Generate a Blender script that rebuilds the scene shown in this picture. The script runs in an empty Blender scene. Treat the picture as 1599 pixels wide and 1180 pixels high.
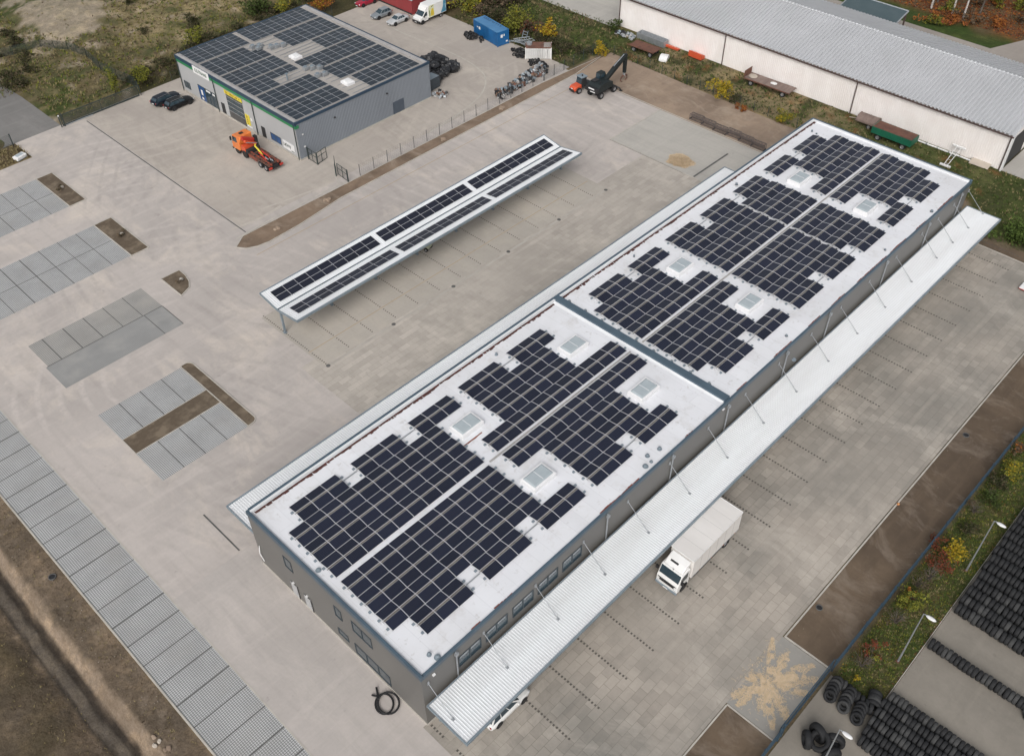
import bpy, bmesh, math, random
import numpy as np
from mathutils import Vector, Matrix, noise
random.seed(7)
S = bpy.context.scene
COL = S.collection
R = math.radians
PI = math.pi

# ---------------------------------------------------------------- camera, sky, sun, exposure
CAM_F, CAM_PITCH, CAM_ROLL, CAM_YAW, CAM_H = 1474.68, 0.775694, 0.0134422, 0.7772463, 75.0
def cam_axes():
    fw = Vector((math.cos(CAM_YAW) * math.cos(CAM_PITCH), math.sin(CAM_YAW) * math.cos(CAM_PITCH), -math.sin(CAM_PITCH)))
    r = Vector((math.sin(CAM_YAW), -math.cos(CAM_YAW), 0.0))
    d = fw.cross(r)
    c, s = math.cos(CAM_ROLL), math.sin(CAM_ROLL)
    return c * r + s * d, -s * r + c * d, fw
_r, _d, _f = cam_axes()
cd = bpy.data.cameras.new('camera')
cd.sensor_width = 36.0
cd.lens = 36.0 * CAM_F / 1599.0
cd.clip_end = 3000.0
cd.clip_start = 0.5
cam = bpy.data.objects.new('camera', cd)
COL.objects.link(cam)
cam.matrix_world = Matrix(((_r.x, -_d.x, -_f.x, 0), (_r.y, -_d.y, -_f.y, 0), (_r.z, -_d.z, -_f.z, CAM_H), (0, 0, 0, 1)))
S.camera = cam
def at(px, py, z=0.0):
    """survey point of a photo pixel on the horizontal plane at height z"""
    v = _r * ((px - 799.5) / CAM_F) + _d * ((py - 590.0) / CAM_F) + _f
    t = (z - CAM_H) / v.z
    return v.x * t, v.y * t

SUN_EL, SUN_AZ = R(42), R(212)          # direction the light comes from, azimuth from +x towards +y
w = bpy.data.worlds.new('World')
S.world = w
w.use_nodes = True
nt = w.node_tree
bg = nt.nodes['Background']
sky = nt.nodes.new('ShaderNodeTexSky')
sky.sky_type = 'NISHITA'
sky.sun_disc = False
sky.sun_elevation = SUN_EL
sky.sun_rotation = R(90) - SUN_AZ
sky.air_density = 1.0
sky.dust_density = 4.0
hs = nt.nodes.new('ShaderNodeHueSaturation')
hs.inputs['Saturation'].default_value = 0.22
nt.links.new(sky.outputs[0], hs.inputs['Color'])
nt.links.new(hs.outputs[0], bg.inputs['Color'])
bg.inputs['Strength'].default_value = 0.12
sd = bpy.data.lights.new('sun', 'SUN')
sd.energy = 1.15
sd.angle = R(36)
sd.color = (1.0, 0.96, 0.91)
sun = bpy.data.objects.new('sun', sd)
COL.objects.link(sun)
sun.location = (0, 0, 120)
sv = Vector((math.cos(SUN_AZ) * math.cos(SUN_EL), math.sin(SUN_AZ) * math.cos(SUN_EL), math.sin(SUN_EL)))
sun.rotation_euler = sv.to_track_quat('Z', 'Y').to_euler()
S.view_settings.view_transform = 'Standard'
S.view_settings.look = 'None'
S.view_settings.exposure = 0.22
S.view_settings.gamma = 1.0

# ---------------------------------------------------------------- helpers
class MB:
    def __init__(s):
        s.v = []; s.f = []; s.m = []
    def add(s, vs, fs, mi=0):
        o = len(s.v)
        s.v += [tuple(p) for p in vs]
        s.f += [[i + o for i in f] for f in fs]
        s.m += [mi] * len(fs)
        return s
    def quad(s, a, b, c, d, mi=0):
        return s.add((a, b, c, d), ((0, 1, 2, 3),), mi)
    def box(s, x0, x1, y0, y1, z0, z1, mi=0):
        return s.add([(x0, y0, z0), (x1, y0, z0), (x1, y1, z0), (x0, y1, z0), (x0, y0, z1), (x1, y0, z1), (x1, y1, z1), (x0, y1, z1)],
                     [(0, 3, 2, 1), (4, 5, 6, 7), (0, 1, 5, 4), (1, 2, 6, 5), (2, 3, 7, 6), (3, 0, 4, 7)], mi)
    def obox(s, c, h, rot=(0, 0, 0), mi=0):
        from mathutils import Euler
        q = Euler(rot).to_matrix(); c = Vector(c)
        pts = [c + q @ Vector((sx * h[0], sy * h[1], sz * h[2])) for sz in (-1, 1) for sx, sy in ((-1, -1), (1, -1), (1, 1), (-1, 1))]
        return s.add(pts, [(0, 3, 2, 1), (4, 5, 6, 7), (0, 1, 5, 4), (1, 2, 6, 5), (2, 3, 7, 6), (3, 0, 4, 7)], mi)
    def prism(s, pts, z0, z1, mi=0, axis='z'):
        n = len(pts)
        if axis == 'z': g = lambda p, h: (p[0], p[1], h)
        elif axis == 'y': g = lambda p, h: (p[0], h, p[1])
        else: g = lambda p, h: (h, p[0], p[1])
        vs = [g(p, z0) for p in pts] + [g(p, z1) for p in pts]
        fs = [list(range(n))[::-1], list(range(n, 2 * n))] + [(i, (i + 1) % n, (i + 1) % n + n, i + n) for i in range(n)]
        return s.add(vs, fs, mi)
    def flat(s, pts, z, mi=0):
        return s.add([(p[0], p[1], z) for p in pts], [list(range(len(pts)))], mi)
    def tube(s, pts, r, n=8, mi=0, taper=None):
        P = [Vector(p) for p in pts]
        rings = []
        for i, p in enumerate(P):
            t = (P[min(i + 1, len(P) - 1)] - P[max(i - 1, 0)]).normalized()
            up = Vector((0, 0, 1)) if abs(t.z) < .9 else Vector((1, 0, 0))
            a = t.cross(up).normalized(); b = t.cross(a)
            rr = r if taper is None else r + (taper - r) * i / (len(P) - 1)
            rings.append([p + a * math.cos(2 * PI * k / n) * rr + b * math.sin(2 * PI * k / n) * rr for k in range(n)])
        vs = [q for g in rings for q in g]
        fs = [(i * n + k, i * n + (k + 1) % n, (i + 1) * n + (k + 1) % n, (i + 1) * n + k) for i in range(len(P) - 1) for k in range(n)]
        fs += [list(range(n))[::-1], [(len(P) - 1) * n + k for k in range(n)]]
        return s.add(vs, fs, mi)
    def cyl(s, c, axis, r, h, n=16, mi=0):
        a = Vector(axis).normalized() * (h / 2); c = Vector(c)
        return s.tube([c - a, c + a], r, n, mi)
    def lathe(s, prof, c=(0, 0, 0), axis='y', n=20, mi=0, closed=True):
        vs = []
        for r, h in prof:
            for k in range(n):
                a = 2 * PI * k / n; u, v = r * math.cos(a), r * math.sin(a)
                p = {'y': (u, h, v), 'z': (u, v, h), 'x': (h, u, v)}[axis]
                vs.append((c[0] + p[0], c[1] + p[1], c[2] + p[2]))
        m = len(prof); fs = []
        for i in range(m if closed else m - 1):
            j = (i + 1) % m
            fs += [(i * n + k, i * n + (k + 1) % n, j * n + (k + 1) % n, j * n + k) for k in range(n)]
        return s.add(vs, fs, mi)
    def loft(s, rings, mi=0, cap=True):
        n = len(rings[0]); vs = [p for g in rings for p in g]
        fs = [(i * n + k, i * n + (k + 1) % n, (i + 1) * n + (k + 1) % n, (i + 1) * n + k) for i in range(len(rings) - 1) for k in range(n)]
        if cap: fs += [list(range(n))[::-1], [(len(rings) - 1) * n + k for k in range(n)]]
        return s.add(vs, fs, mi)
    def panel(s, a, b, c, d, inset=.06, off=.004, mi=0, u0=0., u1=1., v0=0., v1=1.):
        """a sheet set just proud of the face a-b-c-d (a-b along u, a-d along v)"""
        a, b, c, d = map(Vector, (a, b, c, d))
        n = (b - a).cross(d - a).normalized() * off
        lu = (b - a).length; lv = (d - a).length
        f = lambda u, v: (a * (1 - u) + b * u) * (1 - v) + (d * (1 - u) + c * u) * v + n
        iu, iv = inset / lu, inset / lv
        return s.quad(f(u0 + iu, v0 + iv), f(u1 - iu, v0 + iv), f(u1 - iu, v1 - iv), f(u0 + iu, v1 - iv), mi)
    def blob(s, c, r, sq=(1, 1, 1), seed=0, n=2, amp=.25, mi=0, fr=1.3):
        bm = bmesh.new(); bmesh.ops.create_icosphere(bm, subdivisions=n, radius=1)
        vs = []
        for v in bm.verts:
            k = 1 + amp * noise.noise(v.co * fr + Vector((seed * 3.7, seed * 1.3, seed)))
            vs.append((c[0] + v.co.x * r * sq[0] * k, c[1] + v.co.y * r * sq[1] * k, c[2] + v.co.z * r * sq[2] * k))
        fs = [[v.index for v in f.verts] for f in bm.faces]; bm.free()
        return s.add(vs, fs, mi)
    def mesh(s, name, mats, smooth=False, fixn=True):
        me = bpy.data.meshes.new(name)
        me.from_pydata(s.v, [], s.f)
        for m in (mats if isinstance(mats, (list, tuple)) else [mats]): me.materials.append(m)
        me.polygons.foreach_set('material_index', s.m)
        if smooth: me.polygons.foreach_set('use_smooth', [True] * len(s.f))
        if fixn:
            bm = bmesh.new(); bm.from_mesh(me); bmesh.ops.recalc_face_normals(bm, faces=bm.faces[:]); bm.to_mesh(me); bm.free()
        me.update()
        return me
    def build(s, name, mats, parent=None, smooth=False, loc=None, bevel=0, fixn=True, label=None):
        o = bpy.data.objects.new(name, s.mesh(name, mats, smooth, fixn))
        COL.objects.link(o)
        if parent: o.parent = parent
        if loc: o.location = loc
        if label: o['label'] = label
        if bevel:
            b = o.modifiers.new('bevel', 'BEVEL'); b.width = bevel; b.segments = 2; b.limit_method = 'ANGLE'; b.angle_limit = R(35)
        return o
def tag(o, label=None, cat=None, group=None, kind=None):
    if label: o['label'] = label
    if cat: o['category'] = cat
    if group: o['group'] = group
    if kind: o['kind'] = kind
    return o
def thing(name, label, cat, loc=(0, 0, 0), rotz=0, group=None):
    o = bpy.data.objects.new(name, None)
    o.empty_display_size = .3
    COL.objects.link(o)
    o.location = loc; o.rotation_euler = (0, 0, rotz)
    return tag(o, label, cat, group)
def structure(o): return tag(o, kind='structure')
def dup(root, loc, rotz, label=None, group=None, rot=None, scale=None):
    r = root.copy(); COL.objects.link(r); r.location = loc
    r.rotation_euler = rot if rot else (0, 0, rotz)
    if scale: r.scale = (scale,) * 3
    if label: r['label'] = label
    if group: r['group'] = group
    for ch in list(root.children):
        c = ch.copy(); COL.objects.link(c); c.parent = r
        for g in list(ch.children):
            d = g.copy(); COL.objects.link(d); d.parent = c
    return r

# ---------------------------------------------------------------- materials
def newmat(name):
    m = bpy.data.materials.new(name); m.use_nodes = True
    return m, m.node_tree, m.node_tree.nodes['Principled BSDF']
def N(nt, t, **kw):
    n = nt.nodes.new('ShaderNode' + t)
    for k, v in kw.items():
        if k in n.inputs: n.inputs[k].default_value = v
        else: setattr(n, k, v)
    return n
def coords(nt, scale=(1, 1, 1), rot=(0, 0, 0)):
    t = N(nt, 'TexCoord'); mp = N(nt, 'Mapping')
    mp.inputs['Scale'].default_value = scale; mp.inputs['Rotation'].default_value = rot
    nt.links.new(t.outputs['Object'], mp.inputs[0])
    return mp.outputs[0]
def tex_noise(nt, sc, scale=(1, 1, 1), rot=(0, 0, 0), detail=5, rough=.6, lo=.35, hi=.65):
    n = N(nt, 'TexNoise'); n.inputs['Scale'].default_value = sc; n.inputs['Detail'].default_value = detail; n.inputs['Roughness'].default_value = rough
    nt.links.new(coords(nt, scale, rot), n.inputs['Vector'])
    mr = N(nt, 'MapRange'); mr.inputs[1].default_value = lo; mr.inputs[2].default_value = hi
    nt.links.new(n.outputs[0], mr.inputs[0])
    return mr.outputs[0]
def mixc(nt, fac, a, b, mode='MIX'):
    m = N(nt, 'Mix', data_type='RGBA', blend_type=mode)
    for sock, val in ((m.inputs[0], fac), (m.inputs[6], a), (m.inputs[7], b)):
        if isinstance(val, bpy.types.NodeSocket): nt.links.new(val, sock)
        elif isinstance(val, (int, float)): sock.default_value = val
        else: sock.default_value = (*val, 1)
    return m.outputs[2]
def math_(nt, op, a, b=0.0):
    m = N(nt, 'Math', operation=op)
    for i, v in enumerate((a, b)):
        if isinstance(v, bpy.types.NodeSocket): nt.links.new(v, m.inputs[i])
        else: m.inputs[i].default_value = v
    return m.outputs[0]
def M(name, c1, c2=None, sc=1.0, rough=.6, metal=0.0, stretch=(1, 1, 1), bump=0.0, coat=0.0, spec=.5, lo=.35, hi=.65, c3=None, sc3=.2):
    m, nt, p = newmat(name)
    if c2 is None: c2 = tuple(x * .82 for x in c1)
    col = mixc(nt, tex_noise(nt, sc, stretch, lo=lo, hi=hi), c1, c2)
    if c3: col = mixc(nt, tex_noise(nt, sc3, lo=.45, hi=.62), col, c3)
    nt.links.new(col, p.inputs['Base Color'])
    p.inputs['Roughness'].default_value = rough; p.inputs['Metallic'].default_value = metal
    p.inputs['Specular IOR Level'].default_value = spec
    if coat: p.inputs['Coat Weight'].default_value = coat; p.inputs['Coat Roughness'].default_value = .08
    if bump:
        b = N(nt, 'Bump'); b.inputs['Strength'].default_value = bump; b.inputs['Distance'].default_value = .05
        nt.links.new(tex_noise(nt, sc * 4, stretch, lo=0, hi=1), b.inputs['Height']); nt.links.new(b.outputs[0], p.inputs['Normal'])
    return m
def warped(nt, sc, warp, wsc, scale=(1, 1, 1), rot=(0, 0, 0), loc=(0, 0, 0)):
    """object coordinates pushed about by noise, for smears and curved tracks"""
    n = N(nt, 'TexNoise'); n.inputs['Scale'].default_value = wsc; n.inputs['Detail'].default_value = 3
    v0 = coords(nt); nt.links.new(v0, n.inputs['Vector'])
    sb = N(nt, 'VectorMath', operation='SUBTRACT'); nt.links.new(n.outputs['Color'], sb.inputs[0]); sb.inputs[1].default_value = (.5, .5, .5)
    ml = N(nt, 'VectorMath', operation='SCALE'); nt.links.new(sb.outputs[0], ml.inputs[0]); ml.inputs['Scale'].default_value = warp
    ad = N(nt, 'VectorMath', operation='ADD'); nt.links.new(v0, ad.inputs[0]); nt.links.new(ml.outputs[0], ad.inputs[1])
    mp = N(nt, 'Mapping'); mp.inputs['Scale'].default_value = scale; mp.inputs['Rotation'].default_value = rot; mp.inputs['Location'].default_value = loc
    nt.links.new(ad.outputs[0], mp.inputs[0]); return mp.outputs[0]
def noise_on(nt, vec, sc, lo, hi, detail=6, rough=.65):
    n = N(nt, 'TexNoise'); n.inputs['Scale'].default_value = sc; n.inputs['Detail'].default_value = detail; n.inputs['Roughness'].default_value = rough
    nt.links.new(vec, n.inputs['Vector']); mr = N(nt, 'MapRange'); mr.inputs[1].default_value = lo; mr.inputs[2].default_value = hi
    nt.links.new(n.outputs[0], mr.inputs[0]); return mr.outputs[0]
def paving(name, base, stain, dust, slab=None, slab_c=.12, mortar=.75, streak=(6, .5, 1), streak_rot=.6, streak_amt=.25, sc=.05, rot=0.0, tracks=0.0, centres=((60, 95), (30, 84), (95, 92)), smear=.5):
    """concrete / asphalt ground: soft stains, dust smears, tyre tracks in arcs, spots, grain and optional slab joints"""
    m, nt, p = newmat(name)
    mul = lambda v, k: math_(nt, 'MULTIPLY', v, k)
    dark = tuple(x * .68 for x in base); pale = tuple(min(.8, x * 1.2) for x in base)
    c = mixc(nt, tex_noise(nt, sc, detail=8, rough=.62, lo=.40, hi=.62), base, stain)
    c = mixc(nt, mul(noise_on(nt, warped(nt, 1, 14, .07, (1, .45, 1), (0, 0, streak_rot)), sc * 3, .5, .68, 9, .7), smear), c, dust)
    c = mixc(nt, mul(noise_on(nt, warped(nt, 1, 9, .1, (.4, 1, 1), (0, 0, streak_rot)), sc * 4, .54, .70, 8, .68), smear * .8), c, stain)
    st = tex_noise(nt, .16, streak, (0, 0, streak_rot), detail=5, lo=.5, hi=.75)
    c = mixc(nt, mul(st, streak_amt), c, dark)
    st2 = tex_noise(nt, .2, (streak[1] * .8, streak[0] * .7, 1), (0, 0, streak_rot * .5), detail=5, lo=.52, hi=.75)
    c = mixc(nt, mul(st2, streak_amt), c, pale)
    if tracks:
        for i, (cx, cy) in enumerate(centres):
            wv = N(nt, 'TexWave', wave_type='RINGS', rings_direction='Z', wave_profile='SIN')
            wv.inputs['Scale'].default_value = .10 + .03 * i; wv.inputs['Distortion'].default_value = 2.2; wv.inputs['Detail'].default_value = 3; wv.inputs['Detail Scale'].default_value = .4
            mp = N(nt, 'Mapping'); mp.inputs['Location'].default_value = (-cx, -cy, 0); t = N(nt, 'TexCoord'); nt.links.new(t.outputs['Object'], mp.inputs[0]); nt.links.new(mp.outputs[0], wv.inputs['Vector'])
            th = N(nt, 'MapRange'); th.inputs[1].default_value = .72; th.inputs[2].default_value = .98; nt.links.new(wv.outputs['Fac'], th.inputs[0])
            mask = tex_noise(nt, .06, rot=(0, 0, i * 1.1), detail=4, lo=.47, hi=.62)
            fine = tex_noise(nt, 1.3, detail=5, lo=.3, hi=.6)
            c = mixc(nt, mul(mul(mul(th.outputs[0], mask), fine), tracks), c, dark if i != 1 else pale)
    sp = tex_noise(nt, .9, detail=4, rough=.6, lo=.66, hi=.72)
    c = mixc(nt, mul(sp, .30), c, tuple(x * .45 for x in base))
    g = tex_noise(nt, 3.0, detail=6, rough=.75, lo=.25, hi=.75)
    c = mixc(nt, mul(g, .25), c, tuple(x * .58 for x in base))
    if slab:
        br = N(nt, 'TexBrick'); br.offset = .5; br.squash = 1
        br.inputs['Scale'].default_value = 1; br.inputs['Brick Width'].default_value = slab[0]; br.inputs['Row Height'].default_value = slab[1]
        br.inputs['Mortar Size'].default_value = .022; br.inputs['Mortar Smooth'].default_value = .4; br.inputs['Bias'].default_value = 0
        br.inputs['Color1'].default_value = (1 - slab_c,) * 3 + (1,); br.inputs['Color2'].default_value = (1 + slab_c,) * 3 + (1,)
        br.inputs['Mortar'].default_value = (mortar, mortar, mortar * .97, 1)
        nt.links.new(coords(nt, rot=(0, 0, rot)), br.inputs['Vector'])
        fade = tex_noise(nt, .07, detail=4, lo=.36, hi=.62)
        c = mixc(nt, math_(nt, 'ADD', mul(fade, .75), .25), c, mixc(nt, 1.0, c, br.outputs[0], 'MULTIPLY'))
    nt.links.new(c, p.inputs['Base Color'])
    p.inputs['Roughness'].default_value = .88; p.inputs['Specular IOR Level'].default_value = .25
    return m
def vcolmat(name, rough=.95, grain=3.0, amt=.5, bump=.5):
    m, nt, p = newmat(name)
    a = N(nt, 'Attribute', attribute_name='cover')
    c = mixc(nt, math_(nt, 'MULTIPLY', tex_noise(nt, grain, detail=8, rough=.8, lo=.3, hi=.7), amt), a.outputs[0], mixc(nt, 1.0, a.outputs[0], (.45, .42, .36), 'MULTIPLY'))
    c = mixc(nt, math_(nt, 'MULTIPLY', tex_noise(nt, grain * .31, detail=8, rough=.75, lo=.48, hi=.7), amt), c, mixc(nt, 1.0, a.outputs[0], (1.5, 1.42, 1.25), 'MULTIPLY'))
    nt.links.new(c, p.inputs['Base Color'])
    p.inputs['Roughness'].default_value = rough; p.inputs['Specular IOR Level'].default_value = .15
    b = N(nt, 'Bump'); c2 = mixc(nt, math_(nt, 'MULTIPLY', tex_noise(nt, grain * 5, detail=8, rough=.8, lo=.45, hi=.62), .55), c, mixc(nt, 1.0, c, (.55, .52, .48), 'MULTIPLY'))
    nt.links.new(c2, p.inputs['Base Color'])
    b.inputs['Strength'].default_value = bump; b.inputs['Distance'].default_value = .22
    nt.links.new(tex_noise(nt, grain * 1.5, lo=0, hi=1, detail=10), b.inputs['Height']); nt.links.new(b.outputs[0], p.inputs['Normal'])
    return m
def gridmat(name, light, dark, px, py, fr=.3, dirt=(.2, .17, .13), rough=.85, var=.35):
    """lattice of light cells with dark joints, in metres"""
    m, nt, p = newmat(name)
    t = N(nt, 'TexCoord'); sp = N(nt, 'SeparateXYZ'); nt.links.new(t.outputs['Object'], sp.inputs[0])
    ix = math_(nt, 'LESS_THAN', math_(nt, 'FRACT', math_(nt, 'DIVIDE', sp.outputs[0], px)), fr)
    iy = math_(nt, 'LESS_THAN', math_(nt, 'FRACT', math_(nt, 'DIVIDE', sp.outputs[1], py)), fr)
    j = math_(nt, 'MAXIMUM', ix, iy)
    lc = mixc(nt, tex_noise(nt, .35, lo=.4, hi=.7, detail=7), light, tuple(x * .8 for x in light))
    c = mixc(nt, j, lc, dark)
    c = mixc(nt, math_(nt, 'MULTIPLY', tex_noise(nt, .22, lo=.48, hi=.75, detail=8), var), c, dirt)
    nt.links.new(c, p.inputs['Base Color']); p.inputs['Roughness'].default_value = rough; p.inputs['Specular IOR Level'].default_value = .2
    return m
def pvmat(name, cell, line, px=.172, py=.172, lw=.07, var=.5):
    m, nt, p = newmat(name)
    t = N(nt, 'TexCoord'); sp = N(nt, 'SeparateXYZ'); nt.links.new(t.outputs['Object'], sp.inputs[0])
    ix = math_(nt, 'LESS_THAN', math_(nt, 'FRACT', math_(nt, 'DIVIDE', math_(nt, 'ADD', sp.outputs[0], 8.6), px)), lw)
    iy = math_(nt, 'LESS_THAN', math_(nt, 'FRACT', math_(nt, 'DIVIDE', math_(nt, 'ADD', sp.outputs[1], 8.6), py)), lw)
    oi = N(nt, 'ObjectInfo')
    c0 = mixc(nt, oi.outputs['Random'], cell, tuple(x * (1 + var) for x in cell))
    c = mixc(nt, math_(nt, 'MAXIMUM', ix, iy), c0, line)
    nt.links.new(c, p.inputs['Base Color'])
    p.inputs['Roughness'].default_value = .28; p.inputs['Specular IOR Level'].default_value = .3
    return m
m_yard = paving('yard asphalt', (.505, .46, .43), (.41, .375, .352), (.65, .578, .505), streak_rot=.75, streak_amt=.42, tracks=.5, smear=.75)
m_yard2 = paving('north yard surface', (.46, .415, .37), (.385, .345, .31), (.55, .495, .43), streak_rot=.2, streak_amt=.35, tracks=.45, centres=((84, 120), (60, 150), (118, 98)), smear=.75)
m_slab = paving('concrete slabs', (.46, .42, .375), (.365, .334, .298), (.56, .51, .45), slab=(1.5, .75), slab_c=.10, mortar=.80, streak=(5, .45, 1), streak_rot=1.57, streak_amt=.45, tracks=.35, centres=((100, 85), (40, 40), (75, 110)), smear=.65)
m_slab2 = paving('large concrete slabs', (.39, .35, .305), (.225, .215, .193), (.51, .465, .41), slab=(1.25, .82), slab_c=.13, mortar=.66, streak_amt=.4, streak_rot=1.5, sc=.04, smear=.7)
m_pad = paving('grey concrete pad', (.30, .288, .265), (.26, .25, .232), (.34, .32, .29), streak_amt=.15)
m_north_pad = paving('pale concrete slab', (.45, .428, .392), (.36, .347, .325), (.53, .50, .455), slab=(4, 3), slab_c=.03, mortar=.9, streak_rot=0.3, streak_amt=.4)
m_tyreyard = paving('tyre yard concrete', (.275, .25, .215), (.18, .165, .142), (.33, .30, .26), streak_rot=1.2, streak_amt=.35)
m_asph = paving('entrance asphalt', (.225, .218, .21), (.175, .17, .163), (.33, .315, .30), streak_rot=.5, streak_amt=.4)
m_ditch = paving('ditch bed', (.105, .095, .085), (.075, .068, .06), (.14, .125, .11))
m_soil = paving('bare soil', (.150, .110, .076), (.092, .068, .049), (.235, .19, .15), sc=.13, smear=.8, streak_rot=1.5, streak_amt=.5)
m_soilr = paving('reddish soil', (.34, .258, .192), (.225, .17, .13), (.44, .365, .29), sc=.12, smear=.7, streak_rot=.3, streak_amt=.4)
m_dirt = M('dark planting soil', (.128, .10, .073), (.085, .066, .05), .5, .95, bump=.4, c3=(.19, .152, .112), sc3=.5, spec=.1)
m_kerb = M('kerb concrete', (.48, .45, .40), (.38, .355, .315), .8, .85)
m_paver = gridmat('grass pavers', (.51, .515, .515), (.185, .188, .188), .20, .20, .30, dirt=(.30, .285, .26))
m_paver2 = gridmat('filled grass pavers', (.30, .30, .295), (.25, .25, .245), .20, .20, .30, dirt=(.37, .36, .34), var=.8)
m_div = M('bay divider stone', (.12, .118, .115), (.085, .083, .08), 1.5, .9)
m_dot = M('dark marker stone', (.125, .112, .098), (.08, .072, .064), 2, .9)
def roofmat():
    m, nt, p = newmat('white roof membrane')
    c = mixc(nt, tex_noise(nt, .12, lo=.42, hi=.66, detail=7), (.735, .745, .775), (.665, .67, .69))
    c = mixc(nt, math_(nt, 'MULTIPLY', noise_on(nt, warped(nt, 1, 3, .3), .35, .54, .70, 8, .7), .6), c, (.53, .515, .50))
    c = mixc(nt, math_(nt, 'MULTIPLY', tex_noise(nt, 1.6, lo=.62, hi=.70, detail=3), .35), c, (.42, .40, .38))
    br = N(nt, 'TexBrick'); br.offset = .5; br.inputs['Scale'].default_value = 1; br.inputs['Brick Width'].default_value = 11.0; br.inputs['Row Height'].default_value = 1.5
    br.inputs['Mortar Size'].default_value = .03; br.inputs['Mortar Smooth'].default_value = .6
    br.inputs['Color1'].default_value = (.975, .975, .98, 1); br.inputs['Color2'].default_value = (1.02, 1.02, 1.02, 1); br.inputs['Mortar'].default_value = (.88, .88, .885, 1)
    nt.links.new(coords(nt, rot=(0, 0, R(90))), br.inputs['Vector'])
    c = mixc(nt, 1.0, c, br.outputs[0], 'MULTIPLY')
    nt.links.new(c, p.inputs['Base Color']); p.inputs['Roughness'].default_value = .55
    return m
m_roof = roofmat()
m_cap = M('blue grey metal cap', (.075, .115, .15), (.06, .09, .12), .5, .45)
m_wallg = M('grey cladding', (.155, .15, .142), (.14, .135, .128), .15, .5)
m_wallg2 = M('grey side cladding', (.43, .435, .44), (.39, .395, .40), .15, .5)
m_white = M('white coated sheet', (.75, .77, .79), (.68, .69, .705), .5, .42, stretch=(.15, 1, 1))
m_barnw = M('warm white sheet', (.87, .835, .815), (.80, .76, .74), .5, .55, stretch=(1, 1, .12), c3=(.80, .755, .73), sc3=.35)
m_barnr = M('weathered zinc sheet', (.49, .50, .52), (.43, .44, .455), .12, .5, .1, lo=.3, hi=.7)
m_brownt = M('brown trim', (.09, .06, .055), None, 1, .6)
m_steel = M('galvanised steel', (.42, .44, .46), (.33, .35, .37), 2, .45, .5)
m_greysteel = M('grey painted steel', (.22, .265, .30), (.17, .21, .24), .8, .5)
m_glass = M('dark window glass', (.025, .045, .06), (.045, .07, .085), .6, .08, spec=.7)
m_bluewin = M('blue window film', (.03, .075, .19), (.04, .10, .24), 1, .15)
m_dark = M('dark recess', (.03, .03, .032), None, 1, .7)
m_sky = M('skylight dome', (.40, .45, .475), (.34, .39, .42), .5, .2)
m_skyf = M('skylight frame', (.80, .80, .81), (.74, .74, .75), .8, .5)
m_pv = pvmat('solar cells', (.0075, .009, .019), (.05, .06, .088), lw=.10, var=.7)
m_pvf = pvmat('solar cells carport', (.014, .016, .026), (.02, .023, .034), lw=.06)
m_pvg = pvmat('solar cells grey hall', (.017, .025, .034), (.023, .032, .042), lw=.06)
m_frame = M('panel frame', (.64, .65, .67), (.57, .58, .60), 2, .4, .1)
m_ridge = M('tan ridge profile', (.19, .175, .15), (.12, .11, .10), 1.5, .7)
m_winf = M('dark window frame', (.045, .06, .072), None, 1, .5)
m_litter = M('wet leaf litter', (.10, .032, .028), (.05, .026, .024), 2.5, .9, bump=.3)
m_rubber = M('tyre rubber', (.013, .0135, .015), (.022, .0225, .024), 1.2, .75, spec=.35)
m_rim = M('wheel rim', (.40, .40, .41), (.28, .28, .29), 3, .4, .6)
m_black = M('black plastic', (.02, .02, .022), None, 2, .5)
m_paintw = M('white vehicle paint', (.78, .78, .77), (.72, .715, .70), .6, .3, coat=.3)
m_boxw = M('white box panel', (.74, .715, .69), (.66, .635, .61), .35, .45, stretch=(1, .3, 1))
m_orange = M('orange paint', (.75, .22, .05), (.66, .18, .045), .8, .35, coat=.2)
m_red = M('red paint', (.52, .045, .03), (.40, .035, .025), .8, .4)
m_redor = M('orange red paint', (.62, .10, .04), (.52, .08, .035), .8, .4)
m_blue = M('blue container paint', (.012, .125, .33), (.010, .10, .27), .5, .4)
m_bluetop = M('faded blue container roof', (.07, .22, .42), (.05, .17, .35), .4, .45)
m_green = M('green sign paint', (.03, .23, .09), None, 1, .5)
m_navy = M('navy fascia', (.025, .055, .095), None, 1, .5)
m_yellow = M('yellow sign', (.74, .62, .05), None, 2, .5)
m_signw = M('white sign', (.82, .82, .82), None, 2, .5)
m_ink = M('sign lettering', (.03, .05, .04), None, 3, .6)
m_inkred = M('dark red lettering', (.25, .07, .03), None, 3, .6)
m_rust = M('rusty steel', (.17, .075, .05), (.10, .05, .037), 1.3, .85)
m_wood = M('weathered boards', (.24, .18, .155), (.16, .115, .10), 1.2, .85, stretch=(1, .15, 1))
m_tgreen = M('green trailer paint', (.015, .13, .075), (.012, .10, .06), .7, .45)
m_straw = M('straw', (.62, .49, .34), (.52, .40, .26), 3, .9)
m_pale = M('pale plywood', (.50, .44, .37), (.42, .37, .31), .6, .7)
m_fence = M('dark green fence steel', (.035, .05, .048), None, 1, .6)
m_fenceb = M('blue grey fence steel', (.038, .072, .105), (.03, .055, .08), .6, .5)
m_fgrey = M('grey fence wire', (.13, .135, .135), None, 1, .6)
m_bark = M('grey bark', (.13, .11, .09), (.08, .065, .055), 1.5, .9)
m_birch = M('pale birch bark', (.50, .47, .44), (.14, .12, .11), 2.2, .85, stretch=(1, 1, 2), lo=.5, hi=.6)
def leaf(name, a, b): return M(name, a, b, 1.5, .8, spec=.2)
m_lg = leaf('green leaves', (.060, .085, .020), (.035, .055, .014))
m_ld = leaf('dark olive leaves', (.055, .058, .024), (.032, .034, .016))
m_ly = leaf('yellow leaves', (.40, .28, .02), (.27, .20, .02))
m_lo = leaf('orange leaves', (.30, .11, .025), (.20, .07, .02))
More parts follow.
